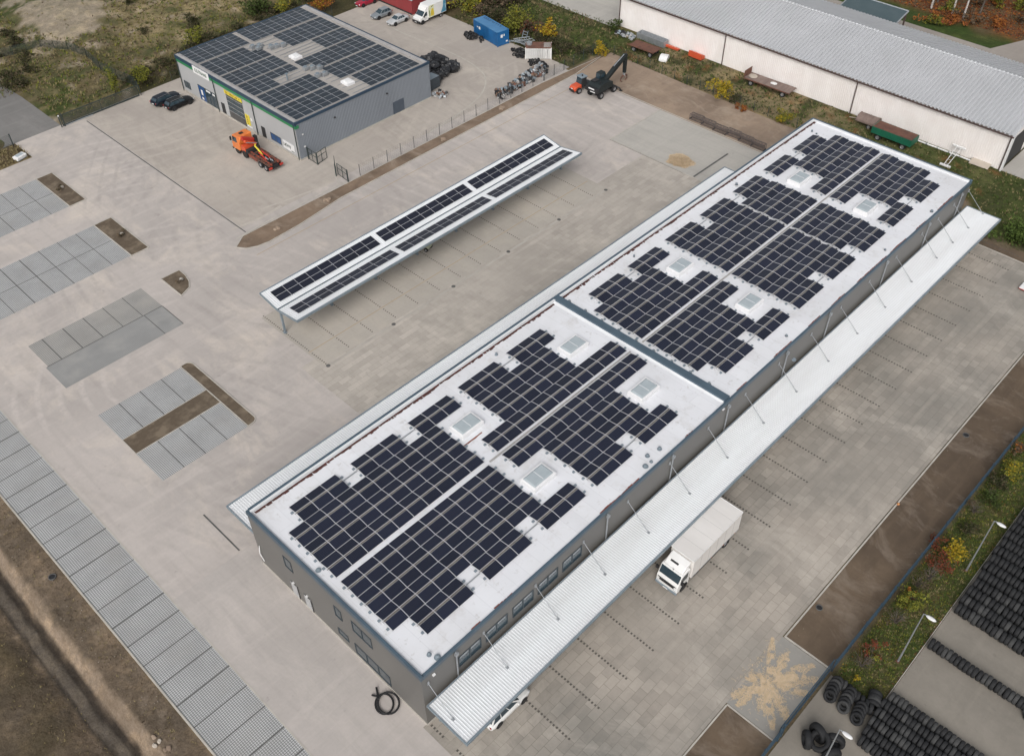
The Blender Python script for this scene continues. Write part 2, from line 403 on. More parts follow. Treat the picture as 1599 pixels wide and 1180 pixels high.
m_lr = leaf('red brown leaves', (.19, .05, .025), (.12, .035, .02))
m_lb = leaf('brown twigs', (.13, .095, .06), (.085, .062, .042))
m_lyg = leaf('yellow green leaves', (.20, .20, .03), (.13, .14, .025))
m_grass = leaf('grass blades', (.085, .125, .025), (.05, .08, .02))
m_grassdry = leaf('dry grass blades', (.27, .22, .11), (.17, .14, .07))

# ---------------------------------------------------------------- ground and paving
def sstep(a, b, x):
    t = max(0., min(1., (x - a) / (b - a))); return t * t * (3 - 2 * t)
def fbm(x, y, s, o=0.0): return noise.fractal(Vector((x * s + o, y * s - o, o)), 1.0, 2.0, 5)
PAVED = [(12, 114.6, 13.6, 99), (39, 115.6, 99, 144.6), (6.6, 39, 99, 138.8), (114, 123.9, 53, 97.5), (6.6, 12, -60, 99), (-60, 12, 93.5, 99), (38.9, 47.6, 8.9, 14), (60, 200, -60, 4.2), (37, 60.2, -60, 4.2), (39, 46.6, 144, 159),
         (132.7, 200, 102, 200), (134, 157, 8, 33), (156, 200, -14, 99), (155, 170, 20, 110), (134, 156, 32, 103), (101, 115, 99, 150)]
def wild(x, y, m=3.0):
    d = 1e9
    for a, b, c, e in PAVED:
        dx = max(a - x, 0, x - b); dy = max(c - y, 0, y - e)
        d = min(d, math.hypot(dx, dy))
    return sstep(0.3, m, d)
def ditch_wob(y): return .5 * noise.noise(Vector((y * .12, 3.1, 0))) + .28 * noise.noise(Vector((y * .45, 1.1, 0))) + .12 * noise.noise(Vector((y * 1.3, 7.1, 0)))
def ditch_z(x, y):
    if x > 6.5 or y > 92: return 0.
    k = sstep(92, 86, y)
    xx = x + ditch_wob(y)
    if xx > 3.9: z = -.12 * sstep(6.5, 3.9, xx)
    elif xx > 2.5: z = -.12 - 1.3 * sstep(3.9, 2.5, xx)
    elif xx > .9: z = -1.42
    else: z = -1.42 + .75 * sstep(.9, -1.2, xx) + .5 * sstep(-1.5, -9, xx)
    return z * k
def ground_z(x, y):
    z = -.03 + ditch_z(x, y)
    wl = wild(x, y)
    if wl > 0 and (y > 100 or x > 116):
        z += wl * .35 * fbm(x, y, .18)
        z += 2.2 * math.exp(-((x - 66) ** 2 / 120 + (y - 182) ** 2 / 160)) * wl
    elif wl > 0: z += wl * .05 * fbm(x, y, .5)
    return min(z, -.03 + 2.6 * wl)
def cover(x, y):
    n1, n2, n3 = fbm(x, y, .07, 1.), fbm(x, y, .25, 5.), fbm(x, y, .6, 9.)
    g = Vector((.072, .092, .030)); soil = Vector((.20, .155, .115)); brown = Vector((.125, .10, .055)); straw = Vector((.30, .245, .145)); sand = Vector((.40, .345, .275)); litter = Vector((.185, .083, .036)); olive = Vector((.075, .08, .036))
    mix = lambda a, b, t: a.lerp(b, max(0., min(1., t)))
    if y < 93 and x < 6.6:                                     # waste ground with the ditch
        x0_ = x; x = x + ditch_wob(y)
        c = mix(soil, Vector((.13, .105, .08)), .4 + n2)
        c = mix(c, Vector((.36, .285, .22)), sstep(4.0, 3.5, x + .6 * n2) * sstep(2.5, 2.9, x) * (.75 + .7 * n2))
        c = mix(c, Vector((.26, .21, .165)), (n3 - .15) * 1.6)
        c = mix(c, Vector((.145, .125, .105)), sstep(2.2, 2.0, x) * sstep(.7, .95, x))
        c = mix(c, Vector((.045, .038, .033)), sstep(2.75, 2.5, x) * sstep(1.75, 2.05, x) * .9)  # shade under the ditch bank, painted into the ground colour as a dark band
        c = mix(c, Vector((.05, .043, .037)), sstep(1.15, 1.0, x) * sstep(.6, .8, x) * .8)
        if x < .6: c = mix(c, Vector((.10, .082, .062)), .5 + n2)
        if x < 0: c = mix(c, brown * .8, .4 + n1)
        return c
    if y < 13.6 and x < 115:                                   # bare strips and verge behind the fence
        if y > 8.3: return mix(soil * .85, soil * .6, .5 + n2)
        c = mix(g, brown, .05 + n2 * 1.0); c = mix(c, litter * .6, (n3 - .35) * .7)
        return mix(c, litter * .6, sstep(7.4, 8.6, y) * (.25 + n3))
    if x > 114 and y < 32:
        c = mix(g, olive, .3 + n2); c = mix(c, Vector((.17, .135, .10)), sstep(118.5, 116.3, x) + sstep(30.5, 31.8, y) * 0)
        return c
    if x > 114 and y < 99 and x < 135:
        f = 123.9 - x
        if f > 0: return mix(soil * 1.1, Vector((.26, .205, .155)), .45 + n2)
        c = mix(olive, brown, .4 + n2); 
        c = mix(c, straw, sstep(-.05, .3, n2 + .5 * math.exp(-((y - 68) ** 2) / 160.)) * .9)
        c = mix(c, g, sstep(60, 50, y) * .8 + sstep(90, 97, y) * .6)
        return mix(c, litter * 1.3, sstep(.28, .5, n3) * .6)
    if x > 165 and y < 115:
        c = mix(Vector((.05, .085, .022)), g, .4 + n2)
        return mix(c, mix(litter, brown, .35 + n2), sstep(174.5, 178, x + 2 * n2 + (y - 56) * -.06))
    if x > 114 and y >= 99:
        c = mix(olive, brown, .45 + n2 * 1.3)
        c = mix(c, g, sstep(.0, .35, n1 + sstep(123, 130, x) * .45))
        return mix(c, brown * 1.3, sstep(.2, .45, n3))
    if x < 39.5 and y < 146: return mix(straw * .8, brown, .4 + n3 * 1.5)
    c = mix(olive * 1.35, brown * 1.35, .5 + n2 * 1.1)         # rough land to the north west
    c = mix(c, g, sstep(.1, .4, n1))
    c = mix(c, straw * .75, sstep(.12, .45, n3) * .7)
    if x > 64 and y > 150:
        c = mix(c, straw * 1.15, sstep(154, 163, y + 5 * n2 - (x - 66) * .1) * sstep(66, 74, x) * (.85 + n2))
    c = mix(c, Vector((.062, .058, .030)), sstep(153.5, 149.5, y + 3 * n2 - (x - 62) * .08) * sstep(60.5, 62, x) * .85)
    sm = math.exp(-((x - 65.5) ** 2 / 42. + (y - 180) ** 2 / 70.)) + .9 * math.exp(-((x - 71) ** 2 / 60. + (y - 192) ** 2 / 160.)) + .8 * math.exp(-((x - 60) ** 2 / 26. + (y - 174) ** 2 / 30.))
    c = mix(c, sand, sstep(.28, .6, sm + .75 * n2 + .4 * n3) * (.85 + .3 * n3))
    return c
def axis_(lo, hi, step, far):
    a = list(np.arange(lo, hi + .01, step)); k = step
    L = []; x = lo
    while x > -far: k *= 1.6; x -= k; L.append(x)
    k = step; x = hi; Hh = []
    while x < far: k *= 1.6; x += k; Hh.append(x)
    return L[::-1] + a + Hh
xs = axis_(-14, 200, 1.0, 900); ys = axis_(-24, 215, 1.0, 900)
xs = sorted(set([round(v, 3) for v in xs] + [round(v, 3) for v in np.arange(.5, 7, .33)]))
gv = [(x, y, ground_z(x, y)) for y in ys for x in xs]
nx = len(xs)
gf = [(j * nx + i, j * nx + i + 1, (j + 1) * nx + i + 1, (j + 1) * nx + i) for j in range(len(ys) - 1) for i in range(nx - 1)]
me = bpy.data.meshes.new('ground'); me.from_pydata(gv, [], gf)
ca = me.color_attributes.new('cover', 'FLOAT_COLOR', 'POINT')
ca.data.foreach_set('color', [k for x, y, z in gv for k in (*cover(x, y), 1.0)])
me.polygons.foreach_set('use_smooth', [True] * len(gf))
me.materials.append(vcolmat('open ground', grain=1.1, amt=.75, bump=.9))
go = bpy.data.objects.new('ground', me); COL.objects.link(go); structure(go)

def sheet(name, rects, z, m, polys=()):
    b = MB()
    for x0, x1, y0, y1 in rects: b.flat([(x0, y0), (x1, y0), (x1, y1), (x0, y1)], z)
    for p in polys: b.flat(p, z)
    return structure(b.build(name, m))
def arc(cx, cy, r, a0, a1, n=10): return [(cx + r * math.cos(R(a0 + (a1 - a0) * i / n)), cy + r * math.sin(R(a0 + (a1 - a0) * i / n))) for i in range(n + 1)]
sheet('yard_paving', [(12, 39.0, 13.6, 99), (39.0, 114.6, 72.4, 99), (39, 115.6, 99, 144.6), (6.6, 39, 99, 138.8), (-60, 12, 93.5, 99), (-60, 6.6, 99, 138.8)], .010, m_yard)
sheet('workshop_yard_paving', [(50.2, 115.6, 100.5, 144.6)], .016, m_yard2)
sheet('slab_paving', [(39.0, 114.6, 53.4, 72.4)], .014, m_slab)
sheet('front_slab_paving', [(12.14, 19.9, 13.6, 56), (19.9, 20.4, 30.4, 56)], .013, paving('front slabs', (.485, .445, .418), (.39, .362, .343), (.57, .522, .485), slab=(1.6, 1.6), slab_c=.012, mortar=.95, streak_rot=.75, streak_amt=.42, smear=.7))
sheet('east_slab_paving', [(19.9, 114.6, 13.6, 30.4)], .014, m_slab2)
sheet('gate_pad', [(38.95, 47.5, 9.0, 13.6)], .014, m_pad)
sheet('pale_pad', [(102.2, 114.4, 59.6, 78.7)], .020, m_north_pad)
sheet('carport_strip_paving', [(41.0, 91.5, 70.8, 83.0)], .018, paving('carport bay concrete', (.445, .41, .365), (.365, .34, .305), (.53, .475, .40), slab=(1.5, 1.5), slab_c=.03, mortar=.93, streak_amt=.15))
sheet('channel_strip', [(41.3, 91.0, 70.2, 70.55)], .022, M('channel concrete', (.43, .40, .36), (.36, .335, .30), .6, .85))
sheet('entrance_road', [(39.0, 46.5, 144.6, 158)], .0, m_asph, [[(39, 158), (46.5, 158), (44, 200), (-10, 210), (-40, 158)], [(39, 158), (-40, 158), (-40, 146), (39, 144.6)]])
sheet('tyre_yard_paving', [(20, 140, -70, 4.1), (37.4, 47.2, 4.1, 8.6)], .012, m_tyreyard)
sheet('barn_yard_paving', [(132.7, 200, 103.2, 200), (134, 156, 10, 32)], .012, m_north_pad)
sheet('back_road', [(156.5, 170.6, -10, 98)], .012, paving('back road concrete', (.36, .325, .29), (.29, .26, .235), (.43, .385, .34)), [[(170.6, 50), (200, 38), (200, -10), (170.6, -10)]])
sheet('east_track', [(115.0, 117.0, -5, 26)], .004, m_soil)
# grass paver bays
bay = lambda name, rects, m=m_paver, z=.024: sheet(name, rects, z, m)
bay('parking_bays', [(-20, 36.5, 122.5, 132.6)]); bay('parking_bays', [(-20, 36.58, 105.9, 115.8)])
bay('parking_bays', [(19.0, 33.9, 93.9, 98.9)], M_ := gridmat('worn grass pavers', (.40, .39, .37), (.22, .215, .205), .2, .2, .3, dirt=(.37, .35, .32), var=.75)); bay('filled_bays', [(18.7, 33.9, 89.0, 93.85)], m_paver2)
bay('parking_bays', [(19.05, 29.5, 77.3, 82.5)]); bay('parking_bays', [(19.05, 29.5, 69.15, 74.4)])
bay('parking_bay_strip', [(6.75, 12.0, -60, 92.9)])
dv = MB()
for k in range(22):
    for y0, y1, xr in ((122.5, 132.6, 36.5), (105.9, 115.8, 36.5)):
        x = xr - 2.64 * (k + 1)
        dv.flat([(x - .05, y0), (x + .05, y0), (x + .05, y1), (x - .05, y1)], .029)
for y in (127.4, 110.85): dv.flat([(-20, y - .06), (36.5, y - .06), (36.5, y + .06), (-20, y + .06)], .031)
for x in (31.25, 28.6, 25.97, 23.34, 20.7): dv.flat([(x - .05, 93.85), (x + .05, 93.85), (x + .05, 98.9), (x - .05, 98.9)], .029)
for x in (31.4, 33.9): dv.flat([(x - .05, 89.0), (x + .05, 89.0), (x + .05, 93.8), (x - .05, 93.8)], .029)
dv.flat([(18.9, 93.8), (33.9, 93.8), (33.9, 93.92), (18.9, 93.92)], .031)
for x in (26.85, 24.2, 21.6):
    for y0, y1 in ((77.3, 82.5), (69.15, 74.4)): dv.flat([(x - .06, y0), (x + .06, y0), (x + .06, y1), (x - .06, y1)], .029)
y = 91.85
while y > -20:
    dv.flat([(6.75, y - .06), (12.0, y - .06), (12.0, y + .06), (6.75, y + .06)], .029); y -= 2.655
structure(dv.build('bay_dividers', m_div))
# dotted stone markings of the truck and carport bays
dm = MB()
def dots(x, y0, y1, s=.34, w=.10, l=.085, skip=()):
    y = y0
    while y > y1:
        if not any(a > y > b for a, b in skip):
            j = random.uniform(-.015, .015)
            dm.flat([(x - w + j, y - l), (x + w + j, y - l), (x + w + j, y + l), (x - w + j, y + l)], .027)
        y -= s
for k in range(-1, 24):
    x = 31.17 + 3.677 * k
    dots(x, 29.9, 20.9 if k < 9 else 21.2)
dots(20.5, 30.0, 14.5, skip=((28.6, 27.2),))
for k in range(14):
    x = 41.41 + 3.635 * k
    dots(x, 83.1 if k == 0 else 82.4, 70.6 if k in (0, 13) else 71.0, s=.36, w=.08, l=.075, skip=((74.1, 73.5),))
structure(dm.build('bay_markings', m_dot))
ln = MB()
ln.flat([(41.2, 73.75), (91, 73.75), (91, 73.85), (41.2, 73.85)], .0245)
ln.flat([(48, 93.9), (114, 93.9), (114, 94.0), (48, 94.0)], .0245)
structure(ln.build('faded_line', M('faded ochre line', (.42, .32, .20), (.35, .28, .20), .8, .9)))
dr = MB()
for k in range(6): dr.cyl((41.4 + 9.93 * k, 70.4, .02), (0, 0, 1), .26, .03, 14)
structure(dr.build('drain_covers', m_div))
dr = MB(); dr.flat([(19.46, 56.2), (19.62, 56.2), (19.62, 62.4), (19.46, 62.4)], .026)
dr.flat([(49.9, 99.3), (50.06, 99.3), (50.06, 142.8), (49.9, 142.8)], .026)
dr.flat([(102.3, 63.2), (102.3 + 8.6, 63.2), (110.9, 63.5), (102.3, 63.5)], .027)
dr.flat([(102.0, 65), (102.25, 65), (102.25, 78.8), (102.0, 78.8)], .027)
structure(dr.build('drain_channel', m_div))
# soil beds with kerbs
def bed(name, pts, m=m_dirt, z=.05, kw=.12, kh=.10, kerb=True, mound=.0):
    b = MB(); b.flat(pts, z); structure(b.build(name, m))
    if kerb:
        k = MB(); c = Vector((sum(p[0] for p in pts) / len(pts), sum(p[1] for p in pts) / len(pts)))
        n = len(pts); out = []
        for i in range(n):
            a, q, e = Vector(pts[i - 1]), Vector(pts[i]), Vector(pts[(i + 1) % n])
            n1 = Vector(((q - a).y, -(q - a).x)).normalized(); n2 = Vector(((e - q).y, -(e - q).x)).normalized()
            nn = (n1 + n2).normalized(); out.append(q + nn * kw / max(.4, nn.dot(n1)))
        for i in range(n):
            j = (i + 1) % n; a, q = pts[i], pts[j]; o1, o2 = out[i], out[j]
            k.add([(a[0], a[1], 0), (q[0], q[1], 0), (o2.x, o2.y, 0), (o1.x, o1.y, 0), (a[0], a[1], kh), (q[0], q[1], kh), (o2.x, o2.y, kh), (o1.x, o1.y, kh)],
                  [(4, 5, 6, 7), (0, 1, 5, 4), (2, 3, 7, 6)])
        structure(k.build('kerb', m_kerb))
bed('planting_bed', [(36.6, 122.5), (38.9, 122.5), (38.9, 132.5), (36.6, 132.5)])
bed('planting_bed', [(36.66, 105.85), (39.05, 105.85), (39.1, 115.7), (36.66, 115.7)])
bed('planting_bed', [(36.7, 93.9)] + [(38.2, 94.6), (38.8, 95.6), (39.15, 97.0), (39.2, 98.5)] + [(36.7, 98.6)])
bed('planting_bed', [(29.58, 69.2)] + arc(30.1, 69.9, .65, -90, 0, 6) + arc(30.1, 82.0, .65, 0, 90, 6) + [(29.58, 82.6)])
bed('planting_bed', [(19.1, 74.47), (29.5, 74.47), (29.5, 77.2), (19.1, 77.2)], z=.035, kh=.07, kw=.08)
bed('soil_strip', [(47.2, 97.3), (47.9, 96.2), (49.2, 95.5), (50.9, 95.2), (56, 95.4), (64, 96.4), (114.4, 96.6), (122.4, 97.6), (108, 98.5), (67, 98.55), (49.2, 98.7)], paving('dark strip soil', (.235, .17, .122), (.135, .10, .073), (.33, .265, .205), sc=.15, smear=.8, streak_rot=.1, streak_amt=.5))
b = MB(); b.flat([(114.5, 53.5), (123.7, 53.5), (123.9, 75), (124.6, 97.3), (122, 97.3), (114.5, 96.5)], .022); structure(b.build('soil_strip', m_soilr))
bed('soil_strip', [(47.7, 8.7), (114.5, 8.7), (114.5, 13.35), (47.7, 13.35)], m_soil, kerb=False)
bed('soil_strip', [(-20, 8.75), (38.75, 8.75), (38.75, 13.4), (-20, 13.4)], m_soil, kerb=False)
k = MB(); k.box(47.55, 114.6, 13.352, 13.5, -.05, .075); k.box(47.55, 47.698, 9.0, 13.35, -.05, .075); k.box(38.752, 38.9, 9.0, 13.5, -.05, .07); k.box(-20, 38.75, 13.402, 13.54, -.05, .07)
structure(k.build('kerb', m_kerb))
k = MB(); k.box(6.58, 6.74, -60, 92.9, -.3, .09); k.box(114.62, 114.78, 13.4, 95.5, -.2, .05); k.box(12.0, 12.14, -60, 92.9, 0, .032); k.box(47.5, 115, 4.14, 4.2, -.1, .05)
k.box(102.05, 102.2, 59.6, 78.7, 0, .05); k.box(102.05, 114.4, 78.7, 78.85, 0, .05)
structure(k.build('kerb', m_kerb))
# worn lines round the bend behind the workshop
k = MB()
curve = [(115.5, 144.2), (105.6, 135), (105.0, 130.45), (105.45, 121.97), (105.4, 114.1), (104.2, 108.7), (102.5, 106.1), (100, 104), (96.7, 102.5), (90.5, 101.1), (84, 100.4)]
def ribbon(mb, pts, wd, z, mi=0):
    P = [Vector(p) for p in pts]; q = []
    for i in range(len(P) - 1):
        p0, p1, p2, p3 = P[max(i - 1, 0)], P[i], P[i + 1], P[min(i + 2, len(P) - 1)]
        for s in range(8):
            t = s / 8; q.append(.5 * ((2 * p1) + (p2 - p0) * t + (2 * p0 - 5 * p1 + 4 * p2 - p3) * t * t + (3 * p1 - p0 - 3 * p2 + p3) * t ** 3))
    q.append(P[-1])
    L = []
    for i, p in enumerate(q):
        d = (q[min(i + 1, len(q) - 1)] - q[max(i - 1, 0)]).normalized(); nn = Vector((-d.y, d.x)) * wd / 2
        L.append((p + nn, p - nn))
    for (a, b_), (c, d) in zip(L, L[1:]): mb.quad((a.x, a.y, z), (b_.x, b_.y, z), (d.x, d.y, z), (c.x, c.y, z), mi)
ribbon(k, curve[1:], .24, .028)
ribbon(k, [(68.2, 103.3), (67.2, 101.8), (66.5, 100.4), (66.3, 99.3), (67.2, 98.8)], .16, .03)
ribbon(k, [(66.3, 99.2), (60, 99.3), (52, 99.15), (48.2, 98.9)], .2, .03)
structure(k.build('flush_kerb', m_kerb))
sd_ = MB()
for pts, wd in (([(49, 101.2), (53, 100.6), (57, 100.9)], .5), ([(55, 102.2), (60, 101.2), (66, 100.2)], .35)): ribbon(sd_, pts, wd, .0235)
structure(sd_.build('sand_drift', M('pale sand', (.48, .44, .39), (.42, .38, .34), 1.5, .9)))

# ---------------------------------------------------------------- ribbed sheet helper
def ribbed(mb, o, u, v, n, L, W, pitch=.25, h=.04, mi=0, flat=.55):
    """trapezoid corrugation: ribs repeat along u over length L, run along v for W, stand out along n"""
    o, u, v, n = map(Vector, (o, u, v, n)); k = max(1, round(L / pitch)); p = L / k
    pr = []
    for i in range(k): pr += [(i * p, 0), (i * p + p * flat, 0), (i * p + p * (flat + .1), h), (i * p + p * .9, h)]
    pr.append((L, 0))
    vs = []
    for a, b in pr: q = o + u * a + n * b; vs += [q, q + v * W]
    mb.add(vs, [(2 * i, 2 * i + 2, 2 * i + 3, 2 * i + 1) for i in range(len(pr) - 1)], mi)

# ---------------------------------------------------------------- main hall
HX0, HX1, HXM, HY0, HY1, HZ = 20.3, 115.1, 61.1, 30.25, 53.4, 7.7
hall = thing('warehouse', 'long grey flat roofed warehouse with white roof membrane, the largest building', 'warehouse')
b = MB()
b.box(HX0, HX1, HY0, HY1, -.2, HZ - .02)
b.build('wall', m_wallg, hall)
b = MB(); b.box(HX0 + .2, HXM, HY0 + .2, HY1 - .2, HZ - .02, HZ); b.build('roof', m_roof, hall)
b = MB(); b.box(HXM + .6, HX1 - .2, HY0 + .2, HY1 - .2, HZ - .015, HZ + .06); b.build('roof', m_roof, hall)
b = MB(); e = .05
b.box(HX0 - e, HX0 + .22, HY0 - e, HY1 + e, HZ - .32, HZ + .24)
b.box(HX0 + .22, HX1 - .2, HY1 - .20, HY1 + e, HZ - .32, HZ + .36)
b.box(HX0 + .22, HX1 - .2, HY0 - e, HY0 + .2, HZ - .32, HZ + .12)
b.box(HX1 - .2, HX1 + e, HY0 - e, HY1 + e, HZ - .32, HZ + .30)
b.box(HXM - .25, HXM + .6, HY0 + .2, HY1 - .2, HZ - .3, HZ + .34)
b.build('parapet_cap', m_cap, hall, bevel=.02)
b = MB()
b.add([(HXM - .5, HY0 + .3, HZ + .004), (HXM - .253, HY0 + .3, HZ + .13), (HXM - .253, HY1 - .3, HZ + .13), (HXM - .62, HY1 - .3, HZ + .004)], [(0, 1, 2, 3)])
b.box(HX0 + .225, HX1 - .25, HY1 - .42, HY1 - .203, HZ, HZ + .30)
b.box(HX1 - .45, HX1 - .203, HY0 + .25, HY1 - .45, HZ + .06, HZ + .27)
b.build('flashing', m_white, hall)
# walkway of roof tiles between the two halves of panels
m_trimw = M('grey walkway tile', (.40, .39, .375), (.30, .29, .28), 2.2, .9)
for x0, x1 in ((39.4, 60.2), (62.2, 113.5)):
    b = MB(); x = x0
    while x < x1:
        b.box(x, min(x1, x + .46), 41.72, 41.92, HZ + .064, HZ + .10); x += .5
    b.build('roof_walkway', m_trimw, hall)
# windows and doors of the short wall
def win_x(parent, x, y0, y1, z0, z1, div=2, horiz=True, name='window', fm=m_winf, gm=m_glass, sgn=-1):
    b = MB(); t = .06
    f = lambda a: x + sgn * a
    xa, xb = sorted((f(-.02), f(.06)))
    b.box(xa, xb, y0, y1, z0, z0 + t); b.box(xa, xb, y0, y1, z1 - t, z1)
    b.box(xa, xb, y0, y0 + t, z0 + t, z1 - t); b.box(xa, xb, y1 - t, y1, z0 + t, z1 - t)
    for i in range(1, div):
        yy = y0 + (y1 - y0) * i / div; b.box(xa, xb, yy - .04, yy + .04, z0 + t, z1 - t)
    w_ = b.build(name, fm, parent)
    b = MB(); xa, xb = sorted((f(.012), f(.02))); b.box(xa, xb, y0 + t, y1 - t, z0 + t, z1 - t); b.build('pane', gm, w_)
    return w_
def win_y(parent, y, x0, x1, z0, z1, div=2, name='window', fm=m_winf, gm=m_glass, sgn=-1):
    b = MB(); t = .06
    f = lambda a: y + sgn * a
    ya, yb = sorted((f(-.02), f(.06)))
    b.box(x0, x1, ya, yb, z0, z0 + t); b.box(x0, x1, ya, yb, z1 - t, z1)
    b.box(x0, x0 + t, ya, yb, z0 + t, z1 - t); b.box(x1 - t, x1, ya, yb, z0 + t, z1 - t)
    for i in range(1, div):
        xx = x0 + (x1 - x0) * i / div; b.box(xx - .04, xx + .04, ya, yb, z0 + t, z1 - t)
    w_ = b.build(name, fm, parent)
    b = MB(); ya, yb = sorted((f(.012), f(.02))); b.box(x0 + t, x1 - t, ya, yb, z0 + t, z1 - t); b.build('pane', gm, w_)
    return w_
for y0, y1, z0, z1, dvn in ((47.35, 48.5, 4.5, 6.1, 1), (40.45, 41.4, 4.4, 5.9, 1), (36.45, 39.0, 4.7, 6.25, 2), (40.2, 41.6, 1.3, 2.2, 1), (34.7, 39.3, .7, 2.3, 3)): win_x(hall, HX0, y0, y1, z0, z1, dvn)
for x0 in (24.15, 27.25, 30.42, 33.55, 36.7): 
    wn = win_y(hall, HY0, x0, x0 + 2.55, 4.5, 6.0, 2)
    b = MB()
    for i in range(2): b.box(x0 + .2 + 1.2 * i, x0 + 1.1 + 1.2 * i, HY0 - .024, HY0 - .018, 5.62, 5.88)
    b.build('blind', m_steel, wn)
for y0 in (47.5, 45.5):
    b = MB(); b.box(HX0 - .05, HX0 + .02, y0, y0 + .95, .05, 2.2); d = b.build('door', m_wallg2, hall)
    b = MB(); b.box(HX0 - .09, HX0 - .053, y0 + .1, y0 + .18, 1.0, 1.15); b.build('handle', m_steel, d)
    b = MB(); b.box(HX0 - .16, HX0 - .002, y0 + .3, y0 + .5, 2.35, 2.47); b.build('wall_lamp', m_signw, hall)
    b = MB(); b.box(HX0 - .056, HX0 - .051, y0 - .12, y0, .05, 2.2); b.box(HX0 - .056, HX0 - .051, y0, y0 + .95, 2.2, 2.28); b.build('door_frame', m_dark, hall)
b = MB(); b.box(HX0 - .06, HX0 - .003, HY0, HY1, -.02, .28); b.box(HX0, HX1, HY0 - .06, HY0 - .003, -.02, .28); b.build('plinth', m_kerb, hall)
for x in (23.9, 42.6, 52.2, 61.3, 72.0, 80.6, 93.3, 103.8, 112.6):
    b = MB(); b.tube([(x, HY0 - .1, HZ - .35), (x, HY0 - .13, 7.0), (x, HY0 - .13, .05)], .075, 8); b.box(x - .16, x + .16, HY0 - .28, HY0 - .06, 6.9, 7.25)
    b.build('downpipe', m_steel, hall)
b = MB(); b.box(21.4, 21.65, HY0 - .16, HY0, 6.8, 6.95); b.build('floodlight', m_signw, hall)
b = MB(); b.box(60.2, 60.5, HY0 - .16, HY0, 7.3, 7.4); b.build('floodlight', m_signw, hall)
b = MB(); b.tube([(HX0 - .06, 52.9, 3.2), (HX0 - .2, 52.9, 2.2), (HX0 - .1, 52.7, 1.1)], .05, 8); b.build('downpipe', m_signw, hall)
# roof outlets and vents
def vent(x, y, r=.2, h=.25):
    b = MB(); b.lathe([(r * .8, 0), (r * .8, h * .6), (r, h * .6), (r, h), (0.02, h + .05)], (x, y, HZ + .05), 'z', 12, closed=False)
    b.lathe([(r * 1.6, -.04), (r * 1.5, .0), (r * .8, .0)], (x, y, HZ + .06), 'z', 12, closed=False)
    b.build('roof_vent', m_greysteel, hall, smooth=False)
# wet leaves along the gutters of the roof
b = MB()
def litter_strip(x0, x1, y, wd, side, dens=1.0, z=HZ + .012):
    x = x0
    while x < x1:
        dx = random.uniform(.15, .5)
        n = noise.noise(Vector((x * .35, y, 1.0)))
        if n > -.28 * dens:
            wv = wd * (.45 + .75 * abs(noise.noise(Vector((x * 1.1, y, 4.0)))) + .5 * max(0, n))
            b.flat([(x, y), (x + dx, y), (x + dx + random.uniform(-.1, .1), y - side * wv), (x + random.uniform(-.1, .1), y - side * wv * random.uniform(.7, 1.1))], z + random.uniform(0, .008))
        x += dx * .96
litter_strip(HX0 + .5, HXM - .5, HY1 - .45, .5, 1, 2.2); litter_strip(HXM + .6, HX1 - .6, HY1 - .45, .5, 1, 2.0, HZ + .07)
tag(b.build('leaf_litter', m_litter), kind='stuff')
b = MB()
litter_strip(26, 31, HY0 + .22, .16, -1, 1.0); litter_strip(42, 56, HY0 + .22, .16, -1, .35); litter_strip(63, 110, HY0 + .22, .13, -1, .2, HZ + .07); litter_strip(38.8, 41.4, 45.1, .3, 1, 3)
tag(b.build('leaf_litter', M('reddish debris', (.26, .075, .045), (.17, .055, .04), 2, .9)), kind='stuff')
# skylights
sk = thing('skylight', '', 'skylight', (0, 0, HZ))
b = MB(); b.box(-1.45, 1.45, -.95, .95, 0, .50); b.box(-1.36, 1.36, -.86, .86, .50, .55); b.build('skylight_kerb', m_skyf, sk, bevel=.03)
b = MB(); b.loft([[(-1.27, -.77, .55), (1.27, -.77, .55), (1.27, .77, .55), (-1.27, .77, .55)], [(-1.1, -.62, .66), (1.1, -.62, .66), (1.1, .62, .66), (-1.1, .62, .66)]]); b.build('dome', m_sky, sk, bevel=.04)
b = MB(); b.box(-.02, .02, -.62, .62, .655, .675); b.build('joint_bar', m_skyf, sk)
spots = [(41.0, 46.55, 'white skylight with red debris strip beside it on the warehouse roof'), (41.0, 37.15, 'white skylight between the two nearest panel blocks, right half of warehouse roof'),
         (56.5, 46.55, 'white skylight just before the fire wall, left half of warehouse roof'), (56.5, 37.15, 'white skylight just before the fire wall, right half of warehouse roof'),
         (75.0, 46.5, 'white skylight first beyond the fire wall, left half of warehouse roof'), (75.0, 37.1, 'white skylight first beyond the fire wall, right half of warehouse roof'),
         (100.2, 46.4, 'white skylight farthest away on the left half of the warehouse roof'), (100.2, 37.0, 'white skylight farthest away on the right half of the warehouse roof')]
for i, (x, y, lb) in enumerate(spots):
    z = HZ if x < HXM else HZ + .06
    if i == 0: sk.location = (x, y, z); tag(sk, lb, 'skylight', 'skylights on the warehouse roof')
    else: dup(sk, (x, y, z), 0, lb, 'skylights on the warehouse roof')

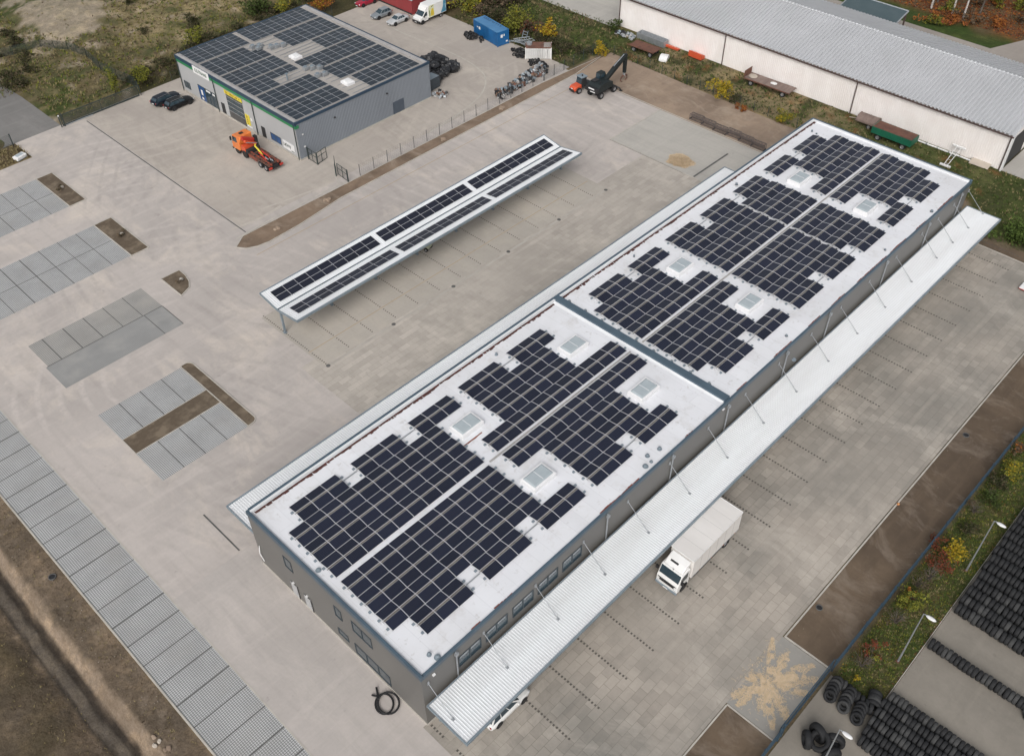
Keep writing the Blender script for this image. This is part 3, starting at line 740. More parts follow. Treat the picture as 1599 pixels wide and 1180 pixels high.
# ---------------------------------------------------------------- canopies
def canopy(label, x0, x1, yw, yo, z, rods, yr, lowx=None):
    c = thing('canopy', label, 'canopy')
    s = 1 if yo > yw else -1
    ya, yb = min(yw, yo), max(yw, yo)
    b = MB(); ribbed(b, (x0 + .1, ya + .08, z), (1, 0, 0), (0, 1, 0), (0, 0, 1), x1 - x0 - .2, yb - ya - .16, .25, .034); b.box(x0 + .1, x1 - .1, ya + .08, yb - .08, z - .05, z - .01)
    b.build('roof_sheet', m_white, c)
    b = MB()
    b.box(x0, x1, yo - .08, yo + .08, z - .22, z + .10); b.box(x0, x0 + .1, ya + .08, yb - .08, z - .22, z + .10); b.box(x1 - .1, x1, ya + .08, yb - .08, z - .22, z + .10)
    b.box(x0, x1, yw - .05, yw + .05, z - .2, z + .04)
    b.build('edge_beam', m_greysteel, c, bevel=.015)
    for x in rods:
        b = MB(); b.box(x - .08, x + .08, ya + .08, yb - .08, z - .3, z - .06)
        b.build('beam', m_greysteel, c)
        if yr is not None:
            b = MB(); b.tube([(x, HY0 - .05, 6.35), (x, yr, z + .06)], .03, 8); b.box(x - .1, x + .1, yr - .12, yr + .12, z + .04, z + .1); b.box(x - .1, x + .1, HY0 - .09, HY0 - .01, 6.15, 6.55)
            b.build('tie_rod', m_steel, c)
    for x in rods[::2]:
        b = MB(); yq = yw + s * .12; b.box(x + .3, x + .42, min(yw, yq), max(yw, yq), 0, z - .3); b.build('wall_bracket', m_greysteel, c)
    return c
canopy('long white ribbed canopy hung from steel rods along the right side of the warehouse', 20.2, 115.6, 29.85, 25.35, 4.0, [20.9, 27.0, 33.2, 39.4, 45.6, 51.9, 58.1, 64.5, 70.7, 77.1, 83.3, 89.6, 96.0, 102.4, 106.7, 111.0, 115.2], 27.55)
canopy('narrow white ribbed canopy along the left side of the warehouse beside the carport yard', 20.5, 101.8, 53.5, 58.3, 4.0, [22 + 7.2 * i for i in range(12)], None)
b = MB()
for i in range(12):
    x = 24.5 + 7.0 * i
    for dx in (-.12, .12): b.box(x + dx - .03, x + dx + .03, 58.9, 59.8, .0, .03)
structure(b.build('expansion_mark', m_div))

# ---------------------------------------------------------------- carport with butterfly roof
cp = thing('carport', 'long carport with white butterfly roof on a single row of grey steel posts', 'carport')
cx0, cx1 = 41.25, 91.0
yL, yV, yR, zE, zV, zR = 82.3, 79.05, 75.15, 4.05, 3.45, 4.05
for ya, za, yb, zb in ((yV + .1, zV, yL, zE), (yR, zR, yV - .1, zV)):
    v = Vector((0, yb - ya, zb - za)); W_ = v.length; v.normalize(); nrm = Vector((1, 0, 0)).cross(v)
    b = MB(); ribbed(b, (cx0 + .08, ya, za), (1, 0, 0), v, nrm, cx1 - cx0 - .16, W_, .27, .045)
    b.build('roof_sheet', m_white, cp)
b = MB()
b.box(cx0, cx1, yL - .02, yL + .13, zE - .22, zE + .08); b.box(cx0, cx1, yR - .13, yR + .02, zR - .22, zR + .08)
for x in (cx0, cx1 - .08):
    b.prism([(yV, zV - .24), (yL, zE - .22), (yL, zE + .08), (yV, zV + .08)], x, x + .08, axis='x'); b.prism([(yR, zR - .22), (yV, zV - .24), (yV, zV + .08), (yR, zR + .08)], x, x + .08, axis='x')
b.build('edge_beam', m_greysteel, cp)
b = MB(); b.box(cx0 + .1, cx1 - .1, yV - .1, yV - .085, zV - .1, zV + .06); b.box(cx0 + .1, cx1 - .1, yV + .085, yV + .1, zV - .1, zV + .06); b.box(cx0 + .1, cx1 - .1, yV - .1, yV + .1, zV - .12, zV - .1)
b.build('gutter', m_greysteel, cp)
for k in range(8):
    x = 41.45 + 7.05 * k
    b = MB(); b.box(x - .11, x + .11, 78.62, 78.86, 0, 3.2); b.box(x - .2, x + .2, 78.5, 79.0, 0, .03); b.build('post', m_greysteel, cp)
    b = MB(); b.prism([(yR + .1, zR - .3), (yV, zV - .45), (yL - .1, zE - .3), (yL - .1, zE - .1), (yV, zV - .14), (yR + .1, zR - .1)], x - .07, x + .07, axis='x'); b.build('beam', m_greysteel, cp)

# ---------------------------------------------------------------- solar arrays
def pv_mesh(L, W, m):
    b = MB(); b.box(-L / 2, L / 2, -W / 2, W / 2, -.02, .018, 1); f = .014
    b.box(-L / 2 + f, L / 2 - f, -W / 2 + f, W / 2 - f, .0181, .021, 0)
    return b.mesh('solar_panel', [m, m_frame])
ME_HALL = pv_mesh(1.702, 1.0, m_pv)
TP, TY = 2.24, R(9.5)
def ew_array(label, rows, zbase, group, sgn):
    """rows: list of (tent index, x start, panel count); tents step away from the walkway"""
    x_min = min(r[1] for r in rows)
    root = thing('solar_array', label, 'solar array', (x_min, 41.85 + sgn * 2.0, zbase), 0, group)
    ox, oy = x_min, 41.85 + sgn * 2.0
    for t, x0, n in rows:
        yc = 41.85 + sgn * (.25 + TP * (t + .5))
        for s in (-1, 1):
            for i in range(n):
                o = bpy.data.objects.new('solar_panel', ME_HALL); COL.objects.link(o); o.parent = root
                o.location = (x0 + 1.752 * (i + .5) - ox, yc + s * .603 - oy, .215); o.rotation_euler = (-s * TY, 0, 0)
        rail = MB()
        for i in range(n + 1):
            x = x0 + 1.752 * i - ox
            for s in (-1, 1): rail.obox((x, yc + s * .58 - oy, .16), (.02, .56, .02), (-s * TY, 0, 0))
            rail.box(x - .03, x + .03, yc - .1 - oy, yc + .1 - oy, .02, .27)
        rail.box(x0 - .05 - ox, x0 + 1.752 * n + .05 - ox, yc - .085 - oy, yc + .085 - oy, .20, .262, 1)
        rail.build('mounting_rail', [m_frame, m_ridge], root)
        for i in (0, n):
            x = x0 + 1.752 * i - ox
            for dy in (-.75, .35):
                xx = x + (-.24 if i == 0 else .1); k_ = MB(); k_.box(xx, xx + .26, yc + dy - oy, yc + dy + .2 - oy, 0, .12); k_.build('ballast_block', m_greysteel, root)
    return root
X1, X2, X3, X4, X5 = 21.5, 40.72, 62.4, 78.0, 99.35
LAY = [
    ('nearest', [(0, X1, 10), (1, X1, 10), (2, X1, 10), (3, 23.2, 3), (3, 30.2, 3), (3, 37.3, 3)]),
    ('second', [(0, X2, 11), (1, 44.0, 6), (2, 44.0, 6), (3, 44.0, 3), (3, 51.0, 3)]),
    ('third', [(0, X3, 8), (1, X3, 6), (2, X3, 6), (3, 64.1, 3), (3, 71.0, 3)]),
    ('fourth', [(0, X4, 7), (0, X4 + 12.6, 4), (1, X4, 7), (1, X4 + 12.6, 4), (2, X4, 7), (2, X4 + 12.6, 4), (3, 78.0, 3), (3, 85.0, 3), (3, 92.05, 3)]),
    ('farthest', [(0, X5, 8), (1, 102.7, 6), (2, 102.7, 6), (3, 98.95, 3), (3, 105.95, 3)])]
DESC = {'nearest': 'nearest block, by the near end wall', 'second': 'block just before the fire wall', 'third': 'block just beyond the fire wall', 'fourth': 'longest block beyond the fire wall', 'farthest': 'farthest block by the far edge'}
for nm, rows in LAY:
    for sgn, side in ((1, 'left'), (-1, 'right')):
        z = (HZ if rows[0][1] < HXM else HZ + .06) + .012
        ew_array('solar panels on %s half of warehouse roof, %s' % (side, DESC[nm]), rows, z, 'solar arrays on the warehouse roof', sgn)
for px, py in ((497, 889), (507, 880), (716, 607), (727, 634), (733, 612), (775, 553), (670, 1021), (683, 1025), (862, 705), (880, 713), (1017, 720), (1008, 727), (1011, 711), (1160, 473), (1228, 524), (1240, 561), (1382, 390), (1275, 209), (1268, 205), (1150, 288), (990, 400), (1455, 330), (930, 585), (1030, 700)):
    vx, vy = at(px, py, HZ + .1)
    if any(abs(abs(vy - 41.85) - (.25 + TP * (t + .5))) < 1.35 and x0 - .3 < vx < x0 + 1.76 * n + .3 for _, rows in LAY for t, x0, n in rows): continue
    vent(vx, vy, r=random.uniform(.1, .2), h=random.uniform(.12, .25))
for i in range(9): vent(61.95, 51.9 - i * 2.35, .13, .15)
b = MB()
for sgn in (1, -1):
    for nm, rows in LAY:
        r4 = [r for r in rows if r[0] == 3]
        yc = 41.85 + sgn * (.25 + TP * 3.5)
        for a, c in zip(r4, r4[1:]): b.box(a[1] + 1.752 * a[2] + .05, c[1] - .05, yc - .05, yc + .05, HZ + .08, HZ + .13)
tag(b.build('cable_tray', m_steel), 'thin grey cable trays bridging the gaps between the solar panel blocks', 'cable tray')
# carport arrays
ME_CP = pv_mesh(1.70, .95, m_pvf)
slL = math.atan2(zE - zV, yL - yV); slR = math.atan2(zR - zV, yV - yR)
for gi, (x0, wh) in enumerate(((42.25, 'near'), (58.5, 'middle'), (74.75, 'far'))):
    for side in (1, -1):
        sl = slL if side > 0 else -slR
        ym = 80.72 if side > 0 else 77.02
        zz = (zV + (ym - yV) * math.tan(slL) if side > 0 else zV + (yV - ym) * math.tan(slR)) + .12
        root = thing('solar_array', 'double row of solar panels on the %s slope of the carport roof, %s section' % ('left' if side > 0 else 'right', wh), 'solar array', (x0, ym, zz), 0, 'solar arrays on the carport roof')
        for r in (-.5, .5):
            for i in range(9):
                o = bpy.data.objects.new('solar_panel', ME_CP); COL.objects.link(o); o.parent = root
                o.location = (1.725 * (i + .5), r * .985 * math.cos(sl), r * .985 * math.sin(sl)); o.rotation_euler = (sl, 0, 0)
        b = MB()
        for r in (-.75, -.25, .25, .75): b.obox((7.76, r * math.cos(sl), r * math.sin(sl) - .045), (7.8, .02, .02), (sl, 0, 0))
        b.build('mounting_rail', m_frame, root)

# ---------------------------------------------------------------- workshop (grey hall with green stripe)
GX0, GX1, GY0, GY1, GZ = 66.1, 92.35, 108.35, 140.3, 6.1
gh = thing('workshop', 'square grey workshop hall with green stripe and solar panels on its flat roof', 'workshop')
b = MB(); b.box(GX0 + .06, GX1, GY0 + .06, GY1, -.1, GZ); b.build('wall', m_wallg2, gh)
b = MB(); ribbed(b, (GX0, GY0 + .055, .25), (1, 0, 0), (0, 0, 1), (0, -1, 0), GX1 - GX0, GZ - .5, .28, .035)
b.build('side_cladding', M('blue grey cladding', (.21, .232, .262), (.19, .21, .238), .2, .5, stretch=(1, 1, .2)), gh)
b = MB(); b.box(GX0 + .15, GX1 - .15, GY0 + .15, GY1 - .15, GZ, GZ + .02)
ribbed(b, (GX0 + .2, GY0 + .2, GZ + .025), (0, 1, 0), (1, 0, 0), (0, 0, 1), GY1 - GY0 - .4, GX1 - GX0 - .4, .33, .04)
b.build('roof', M('beige grey roof sheet', (.40, .375, .35), (.34, .32, .30), .3, .6, stretch=(.15, 1, 1)), gh)
b = MB()
b.box(GX0 - .06, GX0 + .2, GY0 - .06, GY1 + .06, GZ - .45, GZ + .12); b.box(GX0 + .2, GX1 + .06, GY0 - .06, GY0 + .15, GZ - .25, GZ + .12); b.box(GX0 + .2, GX1 + .06, GY1 - .15, GY1 + .06, GZ - .25, GZ + .12); b.box(GX1 - .2, GX1 + .06, GY0 + .15, GY1 - .15, GZ - .25, GZ + .12)
b.build('roof_edge', m_navy, gh)
m_trim = M('dusty metal trim', (.42, .41, .40), (.33, .32, .32), 1, .7)
b = MB(); b.box(GX0 + .02, GX0 + .55, GY0 + .2, GY1 - .2, GZ + .125, GZ + .15); b.build('gutter', m_trim, gh)
b = MB(); b.box(GX1 - .9, GX1 - .22, GY0 + .2, GY1 - .2, GZ + .07, GZ + .12); b.build('gutter', m_trim, gh)
b = MB(); b.box(GX0 - .05, GX0 + .05, GY0 - .05, GY1 + .05, GZ - .92, GZ - .47); b.box(GX0 + .05, GX0 + .6, GY0 - .05, GY0 + .02, GZ - .92, GZ - .47); b.build('green_stripe', m_green, gh)
b = MB(); b.box(GX0 - .05, GX0 + .03, GY0, GY1, -.05, .3); b.box(GX0, GX1, GY0 - .05, GY0 + .03, -.05, .22); b.build('plinth', m_kerb, gh)
for y in (140.1, 129.7, 119.2, 108.7):
    b = MB(); b.tube([(GX0 - .08, y, GZ - .4), (GX0 - .08, y, .05)], .075, 8); b.build('downpipe', m_fence, gh)
win_x(gh, GX0 + .06, 137.75, 139.5, .9, 2.1, 2)
gl = win_x(gh, GX0 + .06, 130.0, 135.1, .1, 2.9, 5)
b = MB(); b.box(GX0 + .02, GX0 + .036, 133.3, 135.0, .2, 2.8); b.build('door_film', m_bluewin, gl)
for y0, y1, z0, z1 in ((133.9, 134.4, 1.3, 2.2), (131.5, 132.7, 2.45, 2.78), (130.2, 130.9, 2.45, 2.75), (134.0, 134.5, .5, .9)):
    b = MB(); b.box(GX0 - .006, GX0 + .001, y0, y1, z0, z1); b.build('sticker', m_signw, gl)
win_x(gh, GX0 + .06, 113.0, 115.6, .75, 1.95, 2, gm=m_bluewin)
for y0 in (127.8, 117.0):
    b = MB(); b.box(GX0, GX0 + .07, y0, y0 + .95, .05, 2.05); b.build('door', m_dark, gh)
b = MB(); b.box(GX0 + .0, GX0 + .065, 122.2, 126.6, .02, 4.3); sg = b.build('sectional_gate', M('gate panel', (.085, .085, .085), (.07, .07, .07), 1, .5), gh)
for z in (1.55, 2.35, 3.15, 3.95):
    b = MB(); b.box(GX0 - .02, GX0 - .003, 122.25, 126.55, z - .05, z + .05); b.build('gate_rail', m_steel, sg)
for z in (1.65, 2.45, 3.25):
    b = MB()
    for k in range(4): b.box(GX0 - .012, GX0 - .003, 122.35 + 1.06 * k, 123.3 + 1.06 * k, z, z + .6)
    b.build('gate_window', m_glass, sg)
b = MB(); b.box(86.5 - 2.2, 86.55, GY0 + .0, GY0 + .06, .02, 2.25); b.build('side_gate', M('blue grey gate', (.075, .095, .125), None, 1, .5), gh)
for x, z in ((83.3, 4.25), (73.1, 4.3)):
    b = MB(); b.box(x - .12, x + .12, GY0 - .2, GY0 + .02, z - .08, z + .08); b.build('wall_lamp', m_dark, gh)
for z in (1.9, 3.9):
    b = MB(); b.box(67.0, 67.25, GY0 - .1, GY0 - .02, z, z + .18); b.build('wall_lamp', m_signw, gh)
# signs
def letters(txt, size, m, parent, loc, rot, name='lettering', ext=.012, squash=1.0):
    cu = bpy.data.curves.new('lettering', 'FONT'); cu.body = txt; cu.size = size; cu.extrude = ext; cu.offset = size * .018
    cu.align_x = 'CENTER'; cu.align_y = 'CENTER'
    t = bpy.data.objects.new('tmp', cu); COL.objects.link(t)
    bpy.context.view_layer.update()
    me_ = bpy.data.meshes.new_from_object(t.evaluated_get(bpy.context.evaluated_depsgraph_get()))
    bpy.data.objects.remove(t); me_.materials.clear(); me_.materials.append(m)
    o = bpy.data.objects.new(name, me_); COL.objects.link(o); o.parent = parent; o.location = loc; o.rotation_euler = rot; o.scale = (squash, 1, 1)
    return o
FACE = (R(90), 0, R(-90))            # reads on a wall facing -x
b = MB(); b.box(GX0 - .12, GX0 - .055, 130.6, 135.1, 4.95, 6.2); sgn_ = b.build('roof_sign', m_signw, gh)
letters('E.S.TRANS', .74, M('dark green lettering', (.03, .09, .05), None, 1, .6), sgn_, (GX0 - .125, 132.85, 5.55), FACE)
b = MB(); b.box(GX0 - .08, GX0 - .052, 122.0, 126.75, 4.38, 5.0); ys_ = b.build('gate_banner', m_yellow, gh)
b = MB(); random.seed(3); y = 126.4
while y > 122.4:
    wl_ = random.uniform(.12, .26); h0 = random.uniform(.0, .1)
    if random.random() < .86: b.box(GX0 - .09, GX0 - .081, y - wl_, y, 4.52 + h0, 4.84 - random.uniform(0, .08))
    y -= wl_ + .07
b.build('banner_lettering', m_inkred, ys_)
b = MB(); b.box(GX0 - .02, GX0 + .055, 120.9, 122.0, .85, 2.6); y2 = b.build('yellow_board', m_yellow, gh)
b = MB()
for k in range(5): b.box(GX0 - .03, GX0 - .021, 121.3 + .12 * (k % 2), 121.65, 1.05 + .3 * k, 1.22 + .3 * k)
b.build('board_lettering', m_inkred, y2)
b = MB(); b.box(GX0 - .01, GX0 + .055, 120.6, 121.9, .55, .75); b.box(GX0 - .01, GX0 + .055, 120.2, 120.6, 1.9, 2.35); b.build('small_sign', m_signw, gh)
b = MB(); b.box(GX0 - .02, GX0 + .055, 109.7, 112.5, .62, 1.95); ws_ = b.build('wall_sign', m_signw, gh)
letters('LKW', .72, m_ink, ws_, (GX0 - .025, 111.55, 1.35), FACE)
b = MB(); b.box(GX0 - .03, GX0 - .021, 109.75, 110.5, .72, .86); b.box(GX0 - .03, GX0 - .021, 110.55, 110.7, 1.1, 1.6); b.build('sign_strip', m_ink, ws_)
# roof services
GRZ = GZ + .12
for x, y, lb in ((78.8, 125.05, 'small white skylight on the workshop roof beside the larger bare roof patch'), (79.1, 112.2, 'small white skylight at the right edge of the workshop roof')):
    t = thing('skylight', lb, 'skylight', (x, y, GRZ), 0, 'skylights on the workshop roof')
    b = MB(); b.box(-.75, .75, -.85, .85, -.08, .3); b.build('skylight_kerb', m_skyf, t, bevel=.02)
    b = MB(); b.loft([[(-.62, -.72, .3), (.62, -.72, .3), (.62, .72, .3), (-.62, .72, .3)], [(-.45, -.55, .42), (.45, -.55, .42), (.45, .55, .42), (-.45, .55, .42)]]); b.build('dome', m_signw, t)
def rooftop_unit(x, y, lb):
    t = thing('ventilation_unit', lb, 'vent unit', (x, y, GRZ - .02), 0, 'vent units on the workshop roof')
    b = MB(); b.box(-.4, .4, -.35, .35, 0, .55); b.build('casing', m_steel, t, bevel=.02)
    b = MB(); b.cyl((0, 0, .6), (0, 0, 1), .28, .1, 12); b.tube([(.4, 0, .3), (.7, 0, .3), (.75, 0, .02)], .07, 6); b.build('fan_guard', m_greysteel, t)
for x, y in ((76.3, 131.6), (77.0, 132.3), (76.0, 132.8), (78.1, 130.6), (78.9, 130.2), (79.8, 129.7)): rooftop_unit(x, y, 'small metal ventilation unit by the larger bare patch of the workshop roof')
for x, y in ((77.3, 120.4), (78.2, 119.9), (77.2, 117.2), (78.2, 116.8), (79.0, 119.0)): rooftop_unit(x, y, 'small metal ventilation unit beside the lower bare patch of the workshop roof')
b = MB(); b.tube([(73.4, 119.9, GRZ), (73.4, 119.9, GRZ + .9)], .12, 8); b.box(73.2, 73.6, 119.7, 120.1, GRZ + .9, GRZ + 1.0); b.build('flue', m_greysteel, gh)
ME_G = pv_mesh(1.64, 1.06, m_pvg)
BARE = [(77.3, 81.2, 128.3, 134.1), (77.3, 84.4, 123.9, 128.3), (71.9, 78.9, 118.9, 121.0), (77.3, 79.0, 114, 118.9), (77.3, 81.2, 108, 113.7), (74.9, 76.8, 131.3, 134.2)]
bays = [(108.75, 113.6, 4, 'strip at the right edge'), (114.0, 118.8, 4, 'second strip from right edge'), (119.2, 123.75, 4, 'third strip from right edge'), (124.1, 128.1, 4, 'fourth strip from right edge'), (128.45, 134.1, 5, 'fifth strip from right edge'), (134.6, 139.8, 5, 'strip at the left edge')]
for y0, y1, nr, wh in bays:
    pt = (y1 - y0) / nr; ME_G = pv_mesh(1.635, pt - .03, m_pvg)
    for x0, n, sd_n in ((66.75, 6, 'front'), (77.45, 8, 'rear')):
        root = thing('solar_array', 'solar panels on the %s part of the workshop roof, %s' % (sd_n, wh), 'solar array', (x0, y0, GRZ + .03), 0, 'solar arrays on the workshop roof')
        b = MB()
        for r in range(nr):
            for i in range(n):
                cx_, cy_ = x0 + 1.665 * (i + .5), y0 + pt * (r + .5)
                if any(a < cx_ < c and d < cy_ < e_ for a, c, d, e_ in BARE): continue
                o = bpy.data.objects.new('solar_panel', ME_G); COL.objects.link(o); o.parent = root; o.location = (cx_ - x0, cy_ - y0, .03)
            b.box(0, 1.665 * n, pt * r + .3, pt * r + .34, -.05, .0)
        b.build('mounting_rail', m_greysteel, root)

# ---------------------------------------------------------------- barn
BX0, BX1, BY0, BY1, BZ, BR = 134.0, 155.6, 32.2, 103.3, 5.6, 8.6
bn = thing('barn', 'long white metal barn with grey ribbed gable roof and brown trim', 'barn')
b = MB(); b.prism([(BX0 + .06, -.1), (BX1 - .06, -.1), (BX1 - .06, BZ), ((BX0 + BX1) / 2, BR - .1), (BX0 + .06, BZ)], BY0 + .05, BY1 - .05, axis='y'); b.build('wall', m_barnw, bn)
b = MB(); ribbed(b, (BX0 + .05, BY1 - .1, 0.05), (0, -1, 0), (0, 0, 1), (-1, 0, 0), BY1 - BY0 - .2, BZ - .1, .34, .04); b.build('side_cladding', m_barnw, bn)
bm_ = (BX0 + BX1) / 2
for s, xe in ((1, BX0 - .35), (-1, BX1 + .35)):
    v = Vector((bm_ - xe, 0, BR - (BZ - .08))); Wd = v.length; v.normalize()
    nrm = Vector((-v.z * s, 0, abs(v.x)))
    b = MB(); ribbed(b, (xe, BY0 - .3, BZ - .02), (0, 1, 0), v, nrm, BY1 - BY0 + .6, Wd, .62, .20, flat=.32); b.build('roof', m_barnr, bn)
b = MB(); b.box(bm_ - .25, bm_ + .25, BY0 - .32, BY1 + .32, BR + .08, BR + .15); b.build('ridge_cap', m_white, bn)
b = MB(); b.box(BX0 - .5, BX0 - .33, BY0 - .3, BY1 + .3, BZ - .22, BZ - .02)
b.build('gutter', m_brownt, bn)
for y in (BY1 - .12, 80.6, 56.3, BY0 + .1):
    b = MB(); b.tube([(BX0 - .12, y, BZ - .2), (BX0 - .12, y, .05)], .09, 8); b.build('downpipe', m_brownt, bn)
for s in (0, 1):
    x = BX0 - .1 if s == 0 else BX1 - .1
    b = MB(); b.box(BX0 - .3, BX0 + .5, BY0 - .25, BY0 - .05, 0, BZ - .2); b.build('gable_post', m_signw, bn)
    break
b = MB(); b.prism([(BX0 + .8, .05), (BX0 + 7, .05), (BX0 + 7, 4.6), (BX0 + 2.2, 4.6), (BX0 + .8, 4.0)], BY0 - .04, BY0 + .02, axis='y'); b.build('gable_opening', m_dark, bn)

# ---------------------------------------------------------------- vehicles
def wheel(parent, x, y, r=.33, w_=.22, rimr=.6, name='wheel', rm=None):
    s = 1 if y > 0 else -1
    o = bpy.data.objects.new(name, None); o.empty_display_size = .1; COL.objects.link(o); o.parent = parent; o.location = (x, y, r)
    b = MB(); h = w_ / 2
    b.lathe([(r * rimr, -h * .9), (r * .92, -h), (r, -h * .7), (r, h * .7), (r * .92, h), (r * rimr, h * .9)], (0, 0, 0), 'y', 20); b.build('tyre', m_rubber, o)
    b = MB(); b.lathe([(r * rimr, -h * .8), (r * rimr, h * .75), (r * rimr * .85, h * .55), (r * .2, h * .7), (.01, h * .72), (.01, -h * .8)], (0, 0, 0), 'y', 18, closed=False)
    q = b.build('rim', rm or m_rim, o); 
    if s < 0: q.scale = (1, -1, 1)
    return o
def car(label, paint, x, y, rz, L=4.6, W=1.82, H=1.47, kind='estate', group=None, z=.0, rail=True):
    t = thing('car', label, 'car', (x, y, z), rz, group)
    hw, h = W / 2, L / 2
    st = [(-h, .74, .42, .80), (-h + .10, .90, .30, .93), (-h + .45, .985, .24, .97), (-h + 1.2, 1.0, .22, .965), (0, 1.0, .21, .95), (h - 1.35, .995, .21, .93), (h - .75, .975, .22, .86), (h - .30, .90, .25, .77), (h - .08, .78, .33, .68), (h, .60, .42, .58)]
    rings = []
    for px, k, zb, zt in st:
        w_ = hw * k; d = zt - zb
        half = [(w_ * .86, zb), (w_ * .98, zb + d * .22), (w_, zb + d * .55), (w_ * .955, zb + d * .88), (w_ * .83, zt)]
        rings.append([(px, -a, c) for a, c in half] + [(px, a, c) for a, c in half[::-1]])
    b = MB(); b.loft(rings); b.build('body', paint, t, smooth=True)
    zb, zt = .90, H
    xr0, xf0 = (-h + .12, h - 1.28) if kind != 'saloon' else (-h + .75, h - 1.28)
    xr1, xf1 = (-h + .62, h - 2.05) if kind != 'saloon' else (-h + 1.35, h - 2.0)
    wb, wt = hw * .86, hw * .66
    B_ = [(xr0, -wb, zb), (xf0, -wb, zb), (xf0, wb, zb), (xr0, wb, zb)]; T_ = [(xr1, -wt, zt - .05), (xf1, -wt, zt - .05), (xf1, wt, zt - .05), (xr1, wt, zt - .05)]
    b = MB(); b.loft([B_, T_]); b.build('cabin', paint, t)
    b = MB(); b.loft([[(xr1 - .04, -wt - .03, zt - .055), (xf1 + .06, -wt - .03, zt - .055), (xf1 + .06, wt + .03, zt - .055), (xr1 - .04, wt + .03, zt - .055)], [(xr1 + .1, -wt + .05, zt), (xf1 - .1, -wt + .05, zt), (xf1 - .1, wt - .05, zt), (xr1 + .1, wt - .05, zt)]]); b.build('roof', paint, t, smooth=False)
    b = MB(); b.panel(B_[1], B_[2], T_[2], T_[1], .07, .006); b.build('windscreen', m_glass, t)
    b = MB(); b.panel(B_[3], B_[0], T_[0], T_[3], .1, .006, v0=.12); b.build('rear_window', m_glass, t)
    for A in ((B_[0], B_[1], T_[1], T_[0]), (B_[2], B_[3], T_[3], T_[2])):
        rev = A[0][1] > 0
        for u0, u1 in ((.04, .33), (.335, .63), (.635, .95)):
            if rev: u0, u1 = 1 - u1, 1 - u0
            b = MB(); b.panel(*A, .03, .006, u0=u0, u1=u1, v0=.06, v1=.96); b.build('side_window', m_glass, t)
    for px in (-h + .92, h - .92):
        for s in (-1, 1):
            b = MB(); b.cyl((px, s * (hw - .05), .37), (0, 1, 0), .40, .115, 20); b.build('wheel_arch', m_black, t)
            wheel(t, px, s * (hw - .085), .325, .21)
    for s in (-1, 1):
        b = MB(); b.obox((h - .17, s * hw * .66, .66), (.10, .17, .055), (0, R(18), s * R(-24))); b.build('headlight', M_lamp, t, bevel=.02)
        b = MB(); b.obox((-h + .06, s * hw * .72, .80), (.05, .15, .07), (0, 0, s * R(18))); b.build('tail_light', m_tail, t)
        b = MB(); b.obox((xf0 - .38, s * (hw + .06), .98), (.06, .10, .07)); b.build('mirror', paint, t, bevel=.02)
        if rail:
            b = MB(); b.tube([(xr1 + .1, s * wt * .98, zt - .02), (xr1 + .25, s * wt * .98, zt + .04), (xf1 - .3, s * wt * .98, zt + .04), (xf1 - .1, s * wt * .98, zt - .03)], .018, 6); b.build('roof_rail', m_steel, t)
    b = MB(); b.obox((h - .04, 0, .45), (.05, .5, .09)); b.build('grille', m_black, t)
    for px in (-h + .012, h - .0): 
        b = MB(); b.obox((px + (.02 if px > 0 else -.02), 0, .62 if px < 0 else .36), (.02, .26, .055)); b.build('number_plate', m_signw, t)
    return t
M_lamp = M('lamp glass', (.62, .64, .66), None, 2, .12); m_tail = M('tail lamp', (.30, .02, .02), None, 2, .25)
m_pblack = M('black car paint', (.006, .0065, .008), (.005, .0055, .0065), 1, .4, coat=.15, spec=.3)
m_pnavy = M('dark blue car paint', (.007, .012, .022), (.006, .01, .018), 1, .4, coat=.15, spec=.3)
m_pgrey = M('grey silver car paint', (.27, .30, .32), (.24, .265, .285), 1, .3, .3, coat=.4)
m_psil = M('silver car paint', (.55, .56, .57), (.50, .51, .52), 1, .3, .2, coat=.4)
m_pred = M('red car paint', (.33, .012, .035), (.28, .01, .03), 1, .3, coat=.4)
YZ = .017
car('dark blue estate car parked beside the black one by the workshop', m_pnavy, 62.0, 139.0, R(4), 4.85, 1.86, 1.46, z=YZ, group='cars by the workshop')
car('black estate car parked nearer the camera, beside the dark blue one', m_pblack, 62.75, 136.2, R(1), 4.8, 1.86, 1.52, z=YZ, group='cars by the workshop')
car('grey hatchback with dark windows parked between red car and silver car', m_pgrey, 106.9, 138.0, R(178), 4.2, 1.75, 1.48, z=YZ, rail=False, group='cars behind the workshop')
car('silver saloon parked between grey hatchback and white box van', m_psil, 107.3, 133.8, R(180), 4.4, 1.76, 1.42, 'saloon', z=YZ, rail=False, group='cars behind the workshop')
car('red car parked at the edge of the yard beside the red building', m_pred, 108.6, 144.4, R(178), 4.5, 1.76, 1.44, z=YZ, rail=False, group='cars behind the workshop')
car('white hatchback half hidden under the right hand canopy', m_paintw, 25.75, 26.75, R(0), 4.75, 1.84, 1.5, z=.016, rail=False)

